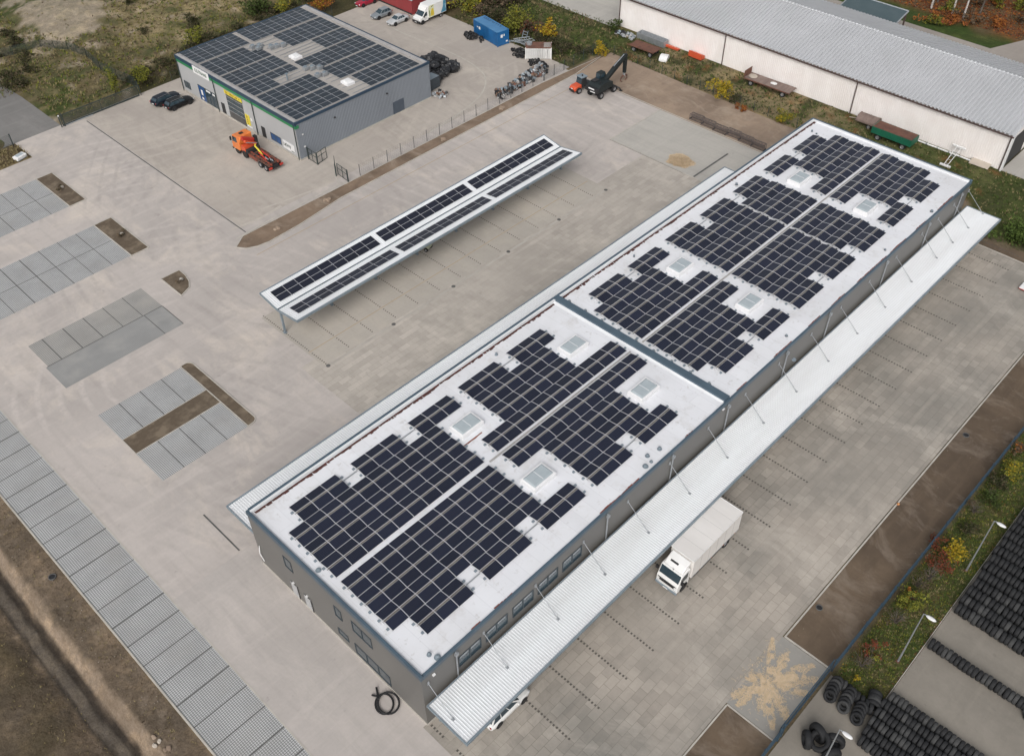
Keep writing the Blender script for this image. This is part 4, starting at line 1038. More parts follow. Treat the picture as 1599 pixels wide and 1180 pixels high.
m_seam = M('grey seam', (.42, .41, .40), None, 3, .7)
def box_truck():
    t = thing('box_truck', 'white box truck parked beside the long canopy, facing the camera', 'truck', (49.0, 24.02, .016), R(180))
    # local: front towards +x
    b = MB(); b.box(-4.85, 2.82, -1.27, 1.27, 1.0, 3.62); b.build('cargo_box', m_boxw, t, bevel=.05)
    b = MB()
    for y in (-1.275, 1.275):
        b.box(-4.86, 2.83, y - .03, y + .03, 3.55, 3.65)
    for x in (-4.86, 2.83): b.box(x - .03, x + .03, -1.25, 1.25, 3.55, 3.65)
    b.build('box_trim', m_paintw, t, bevel=.01)
    prof = [(2.98, .55), (2.98, 2.62), (3.1, 2.72), (4.25, 2.66), (4.66, 1.66), (4.80, 1.45), (4.84, .50), (3.0, .45)]
    b = MB(); b.prism(prof, -1.18, 1.18, axis='y'); b.build('cab', m_paintw, t, bevel=.07)
    b = MB(); b.panel((4.66, -1.18, 1.66), (4.66, 1.18, 1.66), (4.25, 1.18, 2.66), (4.25, -1.18, 2.66), .1, .012); b.build('windscreen', m_glass, t)
    for s in (-1, 1):
        pts = [(3.35, 1.72), (4.50, 1.55), (4.22, 2.45), (3.35, 2.5)]
        b = MB(); b.prism(pts, s * 1.183, s * 1.192, axis='y'); b.build('side_window', m_glass, t)
        b = MB(); b.prism([(3.3, .75), (4.62, .75), (4.6, 1.5), (3.3, 1.66)], s * 1.182, s * 1.19, axis='y'); b.build('door', m_paintw, t)
        b = MB(); b.obox((4.5, s * 1.42, 2.05), (.07, .13, .24)); b.tube([(4.45, s * 1.18, 2.4), (4.5, s * 1.42, 2.3)], .02, 6); b.build('mirror', m_black, t)
        b = MB(); b.box(4.80, 4.875, s * .95 - .17, s * .95 + .17, .68, .95); b.build('headlight', M_lamp, t, bevel=.02)
        b = MB(); b.box(-2.2, 2.2, s * 1.15 - .03, s * 1.15 + .03, .5, .8); b.build('side_guard', m_black, t)
        b = MB(); b.box(3.3, 4.2, s * 1.19 - .05, s * 1.19 + .05, .4, .75); b.build('step', m_black, t)
        wheel(t, 3.75, s * 1.02, .48, .30); wheel(t, -2.9, s * .98, .48, .5)
        b = MB(); b.cyl((3.75, s * 1.12, .55), (0, 1, 0), .58, .14, 20); b.build('wheel_arch', m_black, t)
        b = MB(); b.obox((3.05, s * .9, 2.95), (.55, .18, .02), (0, 0, 0)); 
    b = MB(); b.prism([(2.9, 2.70), (4.15, 2.72), (3.55, 3.18), (2.9, 3.42)], -1.02, 1.02, axis='y'); b.build('wind_deflector', m_paintw, t, bevel=.08)
    b = MB(); b.panel((4.15, -1.02, 2.72), (4.15, 1.02, 2.72), (3.55, 1.02, 3.18), (3.55, -1.02, 3.18), .0, .012, u0=.2, u1=.62, v0=.62, v1=.88); b.build('air_slot', m_black, t)
    b = MB(); b.box(4.82, 4.86, -.8, .8, 1.0, 1.25); b.build('grille', m_black, t)
    b = MB(); b.box(4.74, 4.93, -1.2, 1.2, .38, .62); b.build('bumper', m_greysteel, t, bevel=.04)
    b = MB(); b.box(-4.8, 4.4, -.45, .45, .55, .98); b.build('chassis', m_black, t)
    b = MB(); b.box(-1.0, .6, -1.15, -.6, .42, .92); b.build('fuel_tank', m_steel, t, bevel=.06)
    b = MB(); b.box(4.94, 4.955, -.26, .26, .44, .56); b.build('number_plate', m_signw, t)
    for s in (-1, 1):
        for k in range(1, 6):
            b = MB(); b.box(-4.85 + 1.28 * k - .012, -4.85 + 1.28 * k + .012, s * 1.272 - .006, s * 1.272 + .006, 1.06, 3.52); b.build('panel_seam', m_seam, t)
        b = MB(); b.box(-4.8, 2.78, s * 1.274 - .01, s * 1.274 + .01, 1.0, 1.1); b.build('sill_rail', m_steel, t)
        for k in range(4):
            b = MB(); b.box(-4.2 + 1.9 * k, -4.1 + 1.9 * k, s * 1.29 - .006, s * 1.29 + .006, 1.02, 1.07); b.build('marker_lamp', m_orange, t)
        b = MB(); b.box(-3.5, -3.42, s * .98 - .25, s * .98 + .25, .15, .75); b.build('mud_flap', m_black, t)
    for k in range(1, 5):
        b = MB(); b.box(-4.85 + 1.53 * k - .01, -4.85 + 1.53 * k + .01, -1.22, 1.22, 3.621, 3.626); b.build('roof_seam', m_seam, t)
    b = MB(); b.box(4.80, 4.86, -1.0, 1.0, 1.33, 1.38); b.build('wiper_cowl', m_black, t)
    b = MB(); b.tube([(4.22, .1, 2.68), (4.3, .12, 2.95)], .03, 6); b.build('antenna', m_black, t)
box_truck()

def box_van():
    t = thing('box_van', 'white box van with yellow and blue artwork parked beside the red building', 'van', (112.6, 130.75, YZ), R(180))
    b = MB(); b.box(-3.1, 1.35, -1.08, 1.08, .75, 3.0); b.build('cargo_box', m_paintw, t, bevel=.03)
    b = MB(); b.prism([(1.2, 2.05), (2.1, 2.15), (1.75, 2.75), (1.2, 3.0)], -.95, .95, axis='y'); b.build('wind_deflector', m_paintw, t, bevel=.06)
    b = MB(); b.prism([(1.3, .45), (1.3, 2.18), (2.0, 2.15), (2.75, 1.35), (3.42, 1.08), (3.5, .45)], -.98, .98, axis='y'); b.build('cab', m_paintw, t, bevel=.07)
    b = MB(); b.panel((2.75, -.98, 1.35), (2.75, .98, 1.35), (2.0, .98, 2.15), (2.0, -.98, 2.15), .08, .012); b.build('windscreen', m_glass, t)
    for s in (-1, 1):
        b = MB(); b.prism([(1.6, 1.35), (2.6, 1.3), (2.02, 2.02), (1.6, 2.05)], s * .983, s * .992, axis='y'); b.build('side_window', m_glass, t)
        b = MB(); b.obox((2.45, s * 1.15, 1.45), (.06, .1, .17)); b.build('mirror', m_black, t)
        b = MB(); b.obox((3.4, s * .75, .95), (.09, .14, .1)); b.build('headlight', M_lamp, t, bevel=.02)
        wheel(t, 2.75, s * .9, .35, .22); wheel(t, -1.75, s * .85, .35, .3)
        b = MB(); b.cyl((2.75, s * .95, .40), (0, 1, 0), .44, .09, 18); b.build('wheel_arch', m_black, t)
    b = MB(); b.box(3.3, 3.6, -1.0, 1.0, .3, .75); b.build('bumper', m_black, t, bevel=.06)
    b = MB(); b.box(-3.1, 2.9, -.5, .5, .4, .75); b.build('chassis', m_black, t)
    b = MB(); b.box(3.605, 3.615, -.26, .26, .45, .56); b.build('number_plate', m_signw, t)
    s = 1  # artwork on the side towards the yard (local +y is world -y)
    art = lambda name, pts, col, k=0: (lambda bb: bb.build(name, M('van artwork ' + name, col, None, 2, .45), t))(MB().prism(pts, 1.083 + .003 * k, 1.086 + .003 * k, axis='y'))
    art('artwork_field', [(1.3, .8), (1.3, 2.5), (.9, 2.95), (-.1, 2.95), (-.1, .8)], (.74, .76, .52))
    art('artwork_figure', [(.8, 1.0), (.75, 1.7), (.5, 2.3), (.1, 2.3), (-.05, 1.4), (0, .95)], (.72, .55, .06), 1)
    art('artwork_bottle', [(1.08, 1.0), (1.13, 2.0), (1.0, 2.2), (.9, 1.2)], (.06, .13, .03), 1)
    art('artwork_wave', [(-3.05, .85), (-3.05, 2.95), (-2.4, 2.95), (-2.3, 1.9), (-1.7, .85)], (.10, .30, .45))
    art('artwork_wave', [(-3.05, 1.2), (-3.05, 2.3), (-2.75, 2.2), (-2.85, 1.5)], (.35, .58, .70), 1)
    art('artwork_mark', [(.55, 2.55), (.2, 2.72), (.2, 2.86), (.6, 2.70)], (.12, .07, .03), 1)
box_van()

m_rrust = M('grimy red frame paint', (.30, .06, .03), (.09, .05, .04), 1.6, .7)
def hook_truck():
    t = thing('hook_lift_truck', 'orange four axle hook lift truck with red folded loading crane', 'truck', (62.05, 113.2, YZ), R(90))
    b = MB(); b.prism([(2.85, .95), (2.85, 2.95), (3.0, 3.05), (4.45, 2.95), (4.72, 1.95), (4.85, 1.6), (4.88, .7), (3.0, .7)], -1.2, 1.2, axis='y'); b.build('cab', m_orange, t, bevel=.08)
    b = MB(); b.panel((4.72, -1.2, 1.95), (4.72, 1.2, 1.95), (4.45, 1.2, 2.95), (4.45, -1.2, 2.95), .1, .014, v1=.92); b.build('windscreen', m_glass, t)
    b = MB(); b.box(3.35, 3.85, -.2, .45, 3.04, 3.1); b.build('roof_hatch', m_black, t)
    for s in (-1, 1):
        b = MB(); b.prism([(3.35, 1.95), (4.58, 1.85), (4.38, 2.75), (3.35, 2.8)], s * 1.205, s * 1.215, axis='y'); b.build('side_window', m_glass, t)
        b = MB(); b.obox((4.6, s * 1.45, 2.35), (.08, .12, .3)); b.build('mirror', m_black, t)
        b = MB(); b.box(4.85, 4.92, s * .9 - .17, s * .9 + .17, .75, 1.0); b.build('headlight', M_lamp, t)
        for px in (3.75, 1.85, -2.05, -3.45): wheel(t, px, s * (1.03 if px > 0 else .98), .5, .32 if px > 0 else .5)
        for px in (3.75, 1.85): b = MB(); b.cyl((px, s * 1.1, .62), (0, 1, 0), .6, .16, 18); b.build('mudguard', m_black, t)
        b = MB(); b.box(-4.3, .9, s * .62 - .1, s * .62 + .1, 1.02, 1.28); b.build('frame_rail', m_rrust, t)
        b = MB(); b.box(-1.3, .8, s * 1.1 - .04, s * 1.1 + .04, .6, 1.15); b.build('side_guard', m_rrust, t)
        b = MB(); b.box(-4.42, -4.3, s * .95 - .28, s * .95 + .28, .55, .85); b.build('tail_light', m_red, t)
    b = MB(); b.box(4.84, 5.0, -1.22, 1.22, .45, .78); b.build('bumper', m_black, t, bevel=.04)
    b = MB(); b.box(-4.3, 2.85, -.5, .5, .7, 1.0); b.box(-4.35, -4.15, -1.1, 1.1, .45, .7); b.build('chassis', m_black, t)
    for i in range(7):
        b = MB(); b.box(-3.95 + .7 * i, -3.75 + .7 * i, -1.0, 1.0, 1.02, 1.18); b.build('cross_member', m_dark if i % 2 else m_rust, t)
    for s in (-1, 1):
        b = MB(); b.box(-4.3, 1.4, s * .98 - .1, s * .98 + .1, .98, 1.12); b.build('bed_plate', m_rust, t)
    for px, py, r_ in ((-3.2, -.1, .16), (-2.4, .15, .14), (-3.7, .2, .12), (-1.6, -.2, .13)):
        b = MB(); b.tube([(px - .5, py, 1.25), (px, py + .1, 1.4), (px + .5, py - .1, 1.28)], r_ * .6, 6); b.build('hydraulic_line', m_steel if r_ > .13 else m_black, t)
    b = MB(); b.box(.95, 1.5, -1.1, 1.1, 1.0, 1.55); b.build('tool_box', m_dark, t, bevel=.03)
    b = MB(); b.box(1.55, 2.55, -1.15, 1.15, 1.0, 1.9); b.build('crane_base', m_redor, t, bevel=.05)
    b = MB(); b.obox((2.0, .0, 2.65), (.26, 1.15, .22), (R(24), 0, 0)); b.build('crane_boom', m_red, t, bevel=.04)
    b = MB(); b.obox((1.45, .1, 2.35), (.2, 1.05, .17), (R(30), 0, 0)); b.build('crane_boom', m_redor, t, bevel=.04)
    b = MB(); b.obox((2.55, .35, 2.45), (.24, .95, .42), (R(24), 0, 0)); b.build('crane_column', m_orange, t, bevel=.04)
    b = MB(); b.obox((1.75, .05, 2.95), (.14, 1.25, .13), (R(27), 0, 0)); b.build('crane_boom', m_red, t, bevel=.03)
    b = MB(); b.tube([(1.3, -.9, 1.9), (1.2, .9, 2.7)], .07, 8); b.build('crane_cylinder', m_steel, t)
    b = MB(); b.obox((1.7, -1.0, 2.2), (.3, .22, .75)); b.build('crane_control', m_black, t, bevel=.03)
    b = MB(); b.tube([(-1.2, 0, 1.25), (-.3, 0, 1.75), (.35, .1, 2.25), (.15, .1, 2.5)], .12, 8); b.build('hook_arm', m_yellow, t)
    for s in (-1, 1):
        b = MB(); b.tube([(-2.6, s * .35, 1.2), (-.7, s * .25, 1.6)], .1, 8); b.build('lift_cylinder', m_red, t)
    b = MB(); b.tube([(-.8, .5, 1.3), (-.2, .75, 1.6), (.3, .4, 1.3)], .05, 6); b.build('hydraulic_hose', m_black, t)
hook_truck()

def excavator():
    t = thing('wheeled_excavator', 'dark green wheeled excavator with long boom and grapple behind the red loader', 'excavator', (112.3, 89.05, .012), R(0))
    for px in (-1.6, 1.7):
        for s in (-1, 1): wheel(t, px, s * 1.05, .58, .5, .55)
    b = MB(); b.box(-1.9, 2.0, -.55, .55, .5, 1.05); b.box(-1.75, -1.4, -1.0, 1.0, .45, .75); b.box(1.5, 1.85, -1.0, 1.0, .45, .75); b.build('undercarriage', m_black, t)
    b = MB(); b.box(2.1, 2.45, -1.2, 1.2, .2, .8); b.build('dozer_blade', m_black, t)
    for s in (-1, 1):
        b = MB(); b.tube([(1.9, s * .8, .9), (2.6, s * 1.6, .5), (2.8, s * 1.7, .05)], .13, 6); b.box(2.55, 3.05, s * 1.7 - .25, s * 1.7 + .25, .0, .08); b.build('outrigger', m_black, t)
    b = MB(); b.box(-2.75, -2.3, -1.28, 1.28, 1.25, 2.05); b.build('counterweight', m_black, t, bevel=.1)
    b = MB(); b.cyl((-1.4, -.7, 2.6), (0, 0, 1), .09, .5, 8); b.build('exhaust', m_black, t)
    b = MB(); b.box(-1.6, -.5, .2, 1.1, 2.46, 2.6); b.build('engine_hood', m_dark, t, bevel=.04)
    md = M('dark green machine paint', (.012, .019, .02), (.009, .014, .015), .8, .6)
    b = MB(); b.prism([(-2.5, 1.2), (-2.35, 2.15), (-1.9, 2.45), (-.1, 2.5), (1.2, 2.1), (1.3, 1.2)], -1.25, 1.25, axis='y'); b.build('house', md, t, bevel=.08)
    b = MB(); b.prism([(-.35, 2.15), (-.25, 3.35), (.95, 3.35), (1.35, 2.5), (1.35, 1.4), (-.35, 1.4)], .3, 1.22, axis='y'); cb = b.build('cab', md, t, bevel=.05)
    b = MB(); b.box(-.2, .85, 1.222, 1.23, 2.3, 3.2); b.box(-.2, .85, .29, .298, 2.55, 3.2); b.panel((1.35, .3, 2.5), (1.35, 1.22, 2.5), (.95, 1.22, 3.35), (.95, .3, 3.35), .06, .01); b.panel((-.35, 1.22, 2.2), (-.35, .3, 2.2), (-.25, .3, 3.35), (-.25, 1.22, 3.35), .08, .01); b.build('cab_window', m_glass, cb)
    b = MB(); b.box(-2.77, -2.755, -.6, .6, 1.75, 1.95); b.build('rear_lettering_plate', m_signw, t)
    b = MB(); b.box(-2.77, -2.755, -.8, .2, 1.3, 1.45); b.build('rear_plate', m_signw, t)
    b = MB(); b.prism([(.6, 1.7), (.3, 2.15), (2.6, 3.5), (5.45, 4.85), (5.75, 4.4), (2.9, 2.9)], -.34, .3, axis='y'); b.build('boom', md, t, bevel=.04)
    b = MB(); b.tube([(1.2, -.05, 1.8), (3.0, -.05, 3.15)], .1, 8); b.build('boom_cylinder', m_steel, t)
    b = MB(); b.tube([(2.7, .0, 3.72), (5.2, .0, 4.85)], .08, 8); b.build('stick_cylinder', m_steel, t)
    b = MB(); b.prism([(5.2, 4.95), (5.9, 4.75), (5.8, 1.6), (5.4, 1.6)], -.27, .22, axis='y'); b.build('stick', md, t, bevel=.03)
    g = MB(); g.cyl((5.6, 0, 1.35), (0, 0, 1), .22, .5, 10); g.build('rotator', m_steel, t)
    for s in (-1, 1):
        b = MB(); b.tube([(5.6 + s * .1, 0, 1.15), (5.6 + s * .75, 0, .9), (5.6 + s * .85, 0, .4), (5.6 + s * .35, 0, .1)], .16, 6, taper=.06); b.build('grapple_claw', m_rust, t)
excavator()
def loader():
    t = thing('compact_loader', 'orange red compact loader with dark cab next to the excavator', 'loader', (110.7, 92.35, .012), R(172))
    b = MB(); b.prism([(.25, .55), (.25, 1.35), (1.5, 1.2), (1.75, 1.0), (1.8, .5)], -.68, .68, axis='y'); b.build('bonnet', m_redor, t, bevel=.1)
    b = MB(); b.prism([(-1.0, .7), (-1.0, 1.2), (-.85, 1.25), (-.8, 2.35), (.2, 2.35), (.4, 1.3), (.4, .7)], -.62, .62, axis='y'); cb = b.build('cab', m_dark, t, bevel=.05)
    b = MB(); b.prism([(-.95, 2.36), (-.95, 2.46), (.35, 2.46), (.35, 2.36)], -.72, .72, axis='y'); b.build('cab_roof', m_greysteel, t, bevel=.03)
    b = MB(); b.panel((.4, -.62, 1.3), (.4, .62, 1.3), (.2, .62, 2.35), (.2, -.62, 2.35), .06, .012); b.build('windscreen', m_glass, t)
    b = MB(); b.cyl((-.3, .1, 2.56), (0, 0, 1), .12, .2, 10); b.build('beacon', m_black, t)
    b = MB(); b.box(-2.0, -1.0, -.5, .5, .5, 1.1); b.build('rear_frame', m_black, t, bevel=.05)
    b = MB(); b.box(1.8, 1.88, -.6, .6, .45, .75); b.build('grille', m_black, t)
    b = MB(); b.box(1.83, 1.86, -.2, .2, .85, .98); b.build('number_plate', m_signw, t)
    for px in (.95, -1.5):
        for s in (-1, 1): wheel(t, px, s * .78, .5, .38)
loader()
def small_machine():
    t = thing('garden_tractor', 'small pale green machine half hidden under the carport edge', 'tractor', (*at(662, 383, .5), .02), R(-75))
    b = MB(); b.prism([(-.9, .45), (-.9, 1.0), (-.1, 1.05), (.2, .95), (.95, .85), (1.0, .45)], -.45, .45, axis='y'); b.build('body', M('pale machine paint', (.45, .47, .36), (.36, .38, .28), 2, .5), t, bevel=.06)
    b = MB(); b.box(-.75, -.25, -.25, .25, 1.05, 1.4); b.build('seat', m_black, t, bevel=.05)
    b = MB(); b.tube([(.1, 0, .95), (-.1, 0, 1.4)], .03, 6); b.build('steering_column', m_black, t)
    for px, r in ((.65, .28), (-.55, .4)):
        for s in (-1, 1): wheel(t, px, s * .52, r, .24)
small_machine()

# ---------------------------------------------------------------- containers, buildings, trailers
def container(name, label, cat, loc, rz, L, W, H, m, top, ribs=True):
    t = thing(name, label, cat, loc, rz)
    b = MB(); b.box(-L / 2, L / 2, -W / 2 + .03, W / 2 - .03, .1, H - .03)
    for s in (-1, 1): ribbed(b, (-L / 2 + .12, s * (W / 2 - .03), .2), (1, 0, 0), (0, 0, 1), (0, s, 0), L - .24, H - .4, .3, .028)
    b.build('body', m, t)
    b = MB(); b.box(-L / 2, L / 2, -W / 2, W / 2, H - .03, H); b.build('roof', top, t)
    for sx in (-1, 1):
        for sy in (-1, 1):
            b = MB(); b.box(sx * (L / 2 - .06) - .08, sx * (L / 2 - .06) + .08, sy * (W / 2 - .06) - .08, sy * (W / 2 - .06) + .08, 0, H + .01); b.build('corner_post', m, t)
    b = MB()
    for sy in (-1, 1): b.box(-L / 2, L / 2, sy * (W / 2 - .04) - .05, sy * (W / 2 - .04) + .05, H - .1, H + .02)
    b.build('top_rail', top, t)
    return t
bc = container('container', 'blue shipping container with faded roof and white stickers', 'container', (114.35, 116.55, YZ), R(81), 7.2, 2.45, 2.65, m_blue, m_bluetop)
b = MB(); random.seed(5); x = -1.9
while x < 3.2:
    wl_ = random.uniform(.3, .55)
    b.box(x, x + wl_, -.98, -.86, 2.652, 2.658); b.box(x, x + .1, -.98, -.5, 2.652, 2.658)
    if random.random() < .6: b.box(x, x + wl_, -.62, -.5, 2.652, 2.658)
    x += wl_ + .14
b.build('roof_lettering', M('dark blue lettering', (.012, .05, .13), None, 2, .5), bc)
for args in ((1.55, 2.05, 1.232, 1.24, 1.35, 1.85), (2.4, 2.6, 1.232, 1.24, 1.5, 1.75)): b = MB(); b.box(*args); b.build('sticker', m_signw, bc)
b = MB(); b.box(-3.62, -3.605, .1, .55, 1.5, 2.05); b.build('sticker', m_signw, bc)
b = MB(); b.box(-3.62, -3.605, -.3, -.1, 1.65, 2.05); b.build('sticker', m_signw, bc)
b = MB(); b.box(-3.62, -3.605, -.95, -.6, .5, .8); b.build('sticker', m_signw, bc)
wc = container('skip_container', 'open white steel container with rusty filling beside the scrap heap', 'container', (114.95, 105.6, .012), R(-48), 4.5, 2.3, 2.05, m_paintw, m_rust)
b = MB(); b.cyl((-1.6, .25, 2.2), (0, 0, 1), .5, .5, 14); b.build('drum', m_steel, wc)
b = MB(); b.box(.9, 2.1, -.9, .9, 2.055, 2.1); b.build('rubble', M('grey rubble', (.34, .31, .29), (.2, .17, .15), 3, .9, bump=.5), wc)
dk = thing('steel_box', 'dark grey steel box at the rear corner of the workshop', 'bin', (94.5, 110.8, YZ), R(5))
b = MB(); b.prism([(-1.3, .1), (-1.3, 1.7), (-.9, 2.0), (1.2, 2.0), (1.3, .1)], -.9, .9, axis='y'); b.build('body', M('slate grey paint', (.05, .065, .08), None, 1, .5), dk, bevel=.05)
b = MB(); b.box(-1.0, 1.1, -.85, .85, 2.0, 2.06); b.build('lid', m_greysteel, dk)
rb = thing('red_building', 'low red metal building with grey roof behind the parked cars', 'shed', (111.3, 134.3, 0))
b = MB(); b.box(0, 9, 0, 22, -.1, 2.7); b.build('wall', M('red sheet wall', (.30, .045, .05), (.24, .04, .042), .5, .6, stretch=(1, 1, .2)), rb)
b = MB(); ribbed(b, (-.15, -.2, 2.72), (0, 1, 0), (1, 0, .22), (-.2, 0, 1), 22.4, 4.7, .33, .04); b.build('roof', m_barnr, rb)
b = MB(); ribbed(b, (9.15, -.2, 2.72), (0, 1, 0), (-1, 0, .22), (.2, 0, 1), 22.4, 4.7, .33, .04); b.build('roof', m_barnr, rb)
b = MB(); b.prism([(0, 2.7), (9, 2.7), (4.5, 3.7)], .02, .08, axis='y'); b.build('gable', m_barnr, rb)
b = MB(); b.box(-.12, -.05, 0, 22, .0, .25); b.build('plinth', m_dark, rb)
# glazed shelter behind the barn
sh = thing('lean_to_shelter', 'shelter with dark glazed pitched roof standing behind the barn', 'shelter', (160.6, 68.6, 0))
b = MB(); b.add([(-3.1, -5.4, 3.4), (-3.1, 5.4, 3.4), (3.0, 5.4, 4.9), (3.0, -5.4, 4.9), (-3.1, -5.4, 3.5), (-3.1, 5.4, 3.5), (3.0, 5.4, 5.0), (3.0, -5.4, 5.0)], [(0, 1, 2, 3), (4, 5, 6, 7), (0, 1, 5, 4), (1, 2, 6, 5), (2, 3, 7, 6), (3, 0, 4, 7)]); b.build('roof', M('dark glazed roof', (.06, .09, .10), (.075, .105, .115), .6, .3), sh)
b = MB()
for p, q in (((-3.1, -5.4, 3.45), (-3.1, 5.4, 3.45)), ((3, -5.4, 4.95), (3, 5.4, 4.95)), ((-3.1, -5.4, 3.45), (3, -5.4, 4.95)), ((-3.1, 5.4, 3.45), (3, 5.4, 4.95))): b.tube([p, q], .14, 6)
b.build('roof_frame', m_steel, sh)
for x, y, z in ((-2.9, -5.2, 3.4), (-2.9, 5.2, 3.4), (2.8, -5.2, 4.9), (2.8, 5.2, 4.9)): b = MB(); b.box(x - .12, x + .12, y - .12, y + .12, 0, z); b.build('post', m_brownt, sh)
def trailer(name, label, loc, rz, L, W, zb, bed_m, wheels, extra=None):
    t = thing(name, label, 'trailer', loc, rz)
    b = MB(); n = 10
    for i in range(n): b.box(-L / 2, L / 2, -W / 2 + W * i / n + .008, -W / 2 + W * (i + 1) / n - .008, zb - .06 - .004 * (i % 3), zb)
    b.box(-L / 2 + .1, L / 2 - .1, -W / 2 + .05, W / 2 - .05, zb - .1, zb - .065)
    b.build('bed', bed_m, t)
    b = MB()
    for s in (-1, 1): b.box(-L / 2, L / 2, s * (W / 2 + .03) - .03, s * (W / 2 + .03) + .03, zb - .16, zb + .02)
    for s in (-.3, .3): b.box(-L / 2 + .2, L / 2 - .2, s - .06, s + .06, zb - .32, zb - .1)
    b.build('frame', m_rust, t)
    for px in wheels:
        b = MB(); b.cyl((px, 0, .46), (0, 1, 0), .06, W * .8, 8); b.build('axle', m_dark, t)
        for s in (-1, 1): wheel(t, px, s * (W / 2 - .22), .46, .24)
    return t
f1 = trailer('flat_trailer', 'rusty brown flat trailer with wooden bed on the grass, nearer the far left end of the barn', (128.6, 93.0, 0), R(92), 5.2, 2.3, 1.15, m_rust, (-1.75, 1.75))
tag(f1, 'short rusty flat trailer standing between grey trough and white lid'); 
b = MB(); b.tube([(2.6, 0, .7), (4.0, .1, .35)], .05, 6); b.build('drawbar', m_rust, f1)
f2 = trailer('flat_trailer', 'long weathered flat trailer with a brown headboard against the barn wall', (132.05, 70.0, 0), R(92), 8.4, 2.35, 1.1, m_wood, (-3.0, 2.9))
b = MB(); b.box(4.15, 4.25, -1.1, 1.1, 1.1, 2.2); b.build('headboard', m_rust, f2)
b = MB(); b.blob((3.2, 0, 1.2), .7, (1.1, 1.0, .25), 3); b.build('rubble', m_pale, f2)
b = MB(); b.blob((-.6, -.2, 1.13), .5, (1.2, .9, .15), 5); b.build('rubble', m_signw, f2)
g = thing('tipping_trailer', 'dark green trailer with rusty cover standing on grass by the barn', 'trailer', (130.5, 47.2, 0), R(90))
b = MB(); b.box(-3.2, 3.2, -1.2, 1.2, .95, 1.95)
for k in range(5): 
    for s in (-1, 1): b.box(-3.15 + 1.55 * k, -3.05 + 1.55 * k, s * 1.2 - .04, s * 1.2 + .04, .95, 1.95)
b.build('body', m_tgreen, g)
b = MB(); b.box(-3.1, 3.1, -1.1, 1.1, 1.955, 1.99); b.build('cover', m_rust, g)
b = MB(); b.box(-2.8, 2.8, -.5, .5, .55, .95); b.build('chassis', m_dark, g)
for px in (-2.0, 2.0):
    for s in (-1, 1): wheel(g, px, s * 1.0, .48, .3)
wg = thing('slatted_wagon', 'old wooden slatted barrel wagon left of the green trailer', 'wagon', (132.3, 52.4, 0), R(92))
b = MB()
for k in range(14):
    a = PI * k / 13; b.obox((0, 1.05 * math.cos(a), .95 + .75 * math.sin(a)), (1.6, .1, .02), (a - PI / 2, 0, 0))
b.prism([(1.0 * math.cos(PI * k / 12), .93 + .7 * math.sin(PI * k / 12)) for k in range(13)], -1.5, 1.5, axis='x'); b.build('barrel', m_wood, wg)
b = MB()
for x in (-1.55, 0, 1.55): b.tube([(x, 1.1 * math.cos(PI * k / 10), .95 + .8 * math.sin(PI * k / 10)) for k in range(11)], .05, 6)
b.box(-1.7, 1.7, -1.0, 1.0, .75, .9); b.build('frame', m_wood, wg)
for s in (-1, 1): wheel(wg, -.6, s * .9, .4, .2)
b = MB(); b.tube([(1.6, 0, .7), (3.1, 0, .4)], .06, 6); b.build('drawbar', m_pale, wg)
tr = thing('trough', 'long grey metal trough leaning by the barn wall', 'trough', (132.7, 94.6, 0), R(90))
b = MB(); b.prism([(-.6, 0), (-.75, 1.15), (-.68, 1.15), (-.52, .08), (.52, .08), (.68, 1.15), (.75, 1.15), (.6, 0)], -3.0, 3.0, axis='x'); b.build('shell', m_steel, tr)
for x in (-2.98, 2.95): b = MB(); b.prism([(-.55, .02), (-.7, 1.1), (.7, 1.1), (.55, .02)], x, x + .04, axis='x'); b.build('end_plate', m_steel, tr)
def orange_bin(label, loc, rz, L, W, H):
    t = thing('orange_bin', label, 'bin', loc, rz)
    b = MB(); b.prism([(-W / 2, .1), (-W / 2, H * .6), (W / 2 - .1, H), (W / 2, H), (W / 2, .1)], -L / 2, L / 2, axis='x'); b.build('shell', m_redor, t, bevel=.03)
    b = MB(); b.box(-L / 2 + .1, L / 2 - .1, -W / 2 + .1, W / 2 - .2, H * .62, H * .64); b.build('lining', m_orange, t)
    for s in (-1, 1): b = MB(); b.box(s * (L / 2 - .15) - .06, s * (L / 2 - .15) + .06, -W / 2, W / 2, 0, .1); b.build('skid', m_dark, t)
orange_bin('small flat orange bin by the barn wall next to the trough', (133.1, 90.4, 0), R(90), 2.6, .8, .5)
orange_bin('larger orange bin with raised back standing by the barn wall', (133.1, 85.3, 0), R(88), 2.7, 1.1, 1.1)
t = thing('white_hatch', 'white curved machine hatch lying on grass beside the rusty trailer', 'lid', (128.7, 88.9, 0), R(20))
b = MB(); b.prism([(-1.0, .02), (-.95, .5), (-.3, .9), (.5, .85), (1.0, .3), (1.0, .02)], -.7, .7, axis='y'); b.build('shell', m_signw, t, bevel=.08)
b = MB(); b.panel((.5, -.7, .85), (.5, .7, .85), (-.3, .7, .9), (-.3, -.7, .9), .12, -.012); b.build('window', m_sky, t)
t = thing('plywood_sheet', 'pale plywood sheet lying propped on the grass at the barn corner', 'board', (134.0, 34.9, .1), R(2))
b = MB(); b.obox((-.2, 0, .22), (1.2, 1.4, .03), (0, R(-8), 0)); b.build('board', m_pale, t)
b = MB(); b.box(.5, .7, -1.2, 1.2, 0, .3); b.build('support', m_wood, t)
t = thing('signal_mast', 'white framed mast with a lamp bar lying against the grass behind the warehouse', 'mast', (131.6, 38.4, 0), 0)
for s in (-1, 1):
    b = MB(); b.tube([(-1.9, s * .25, .15), (1.6, s * .35, 1.6)], .05, 6); b.build('mast_pole', m_signw, t)
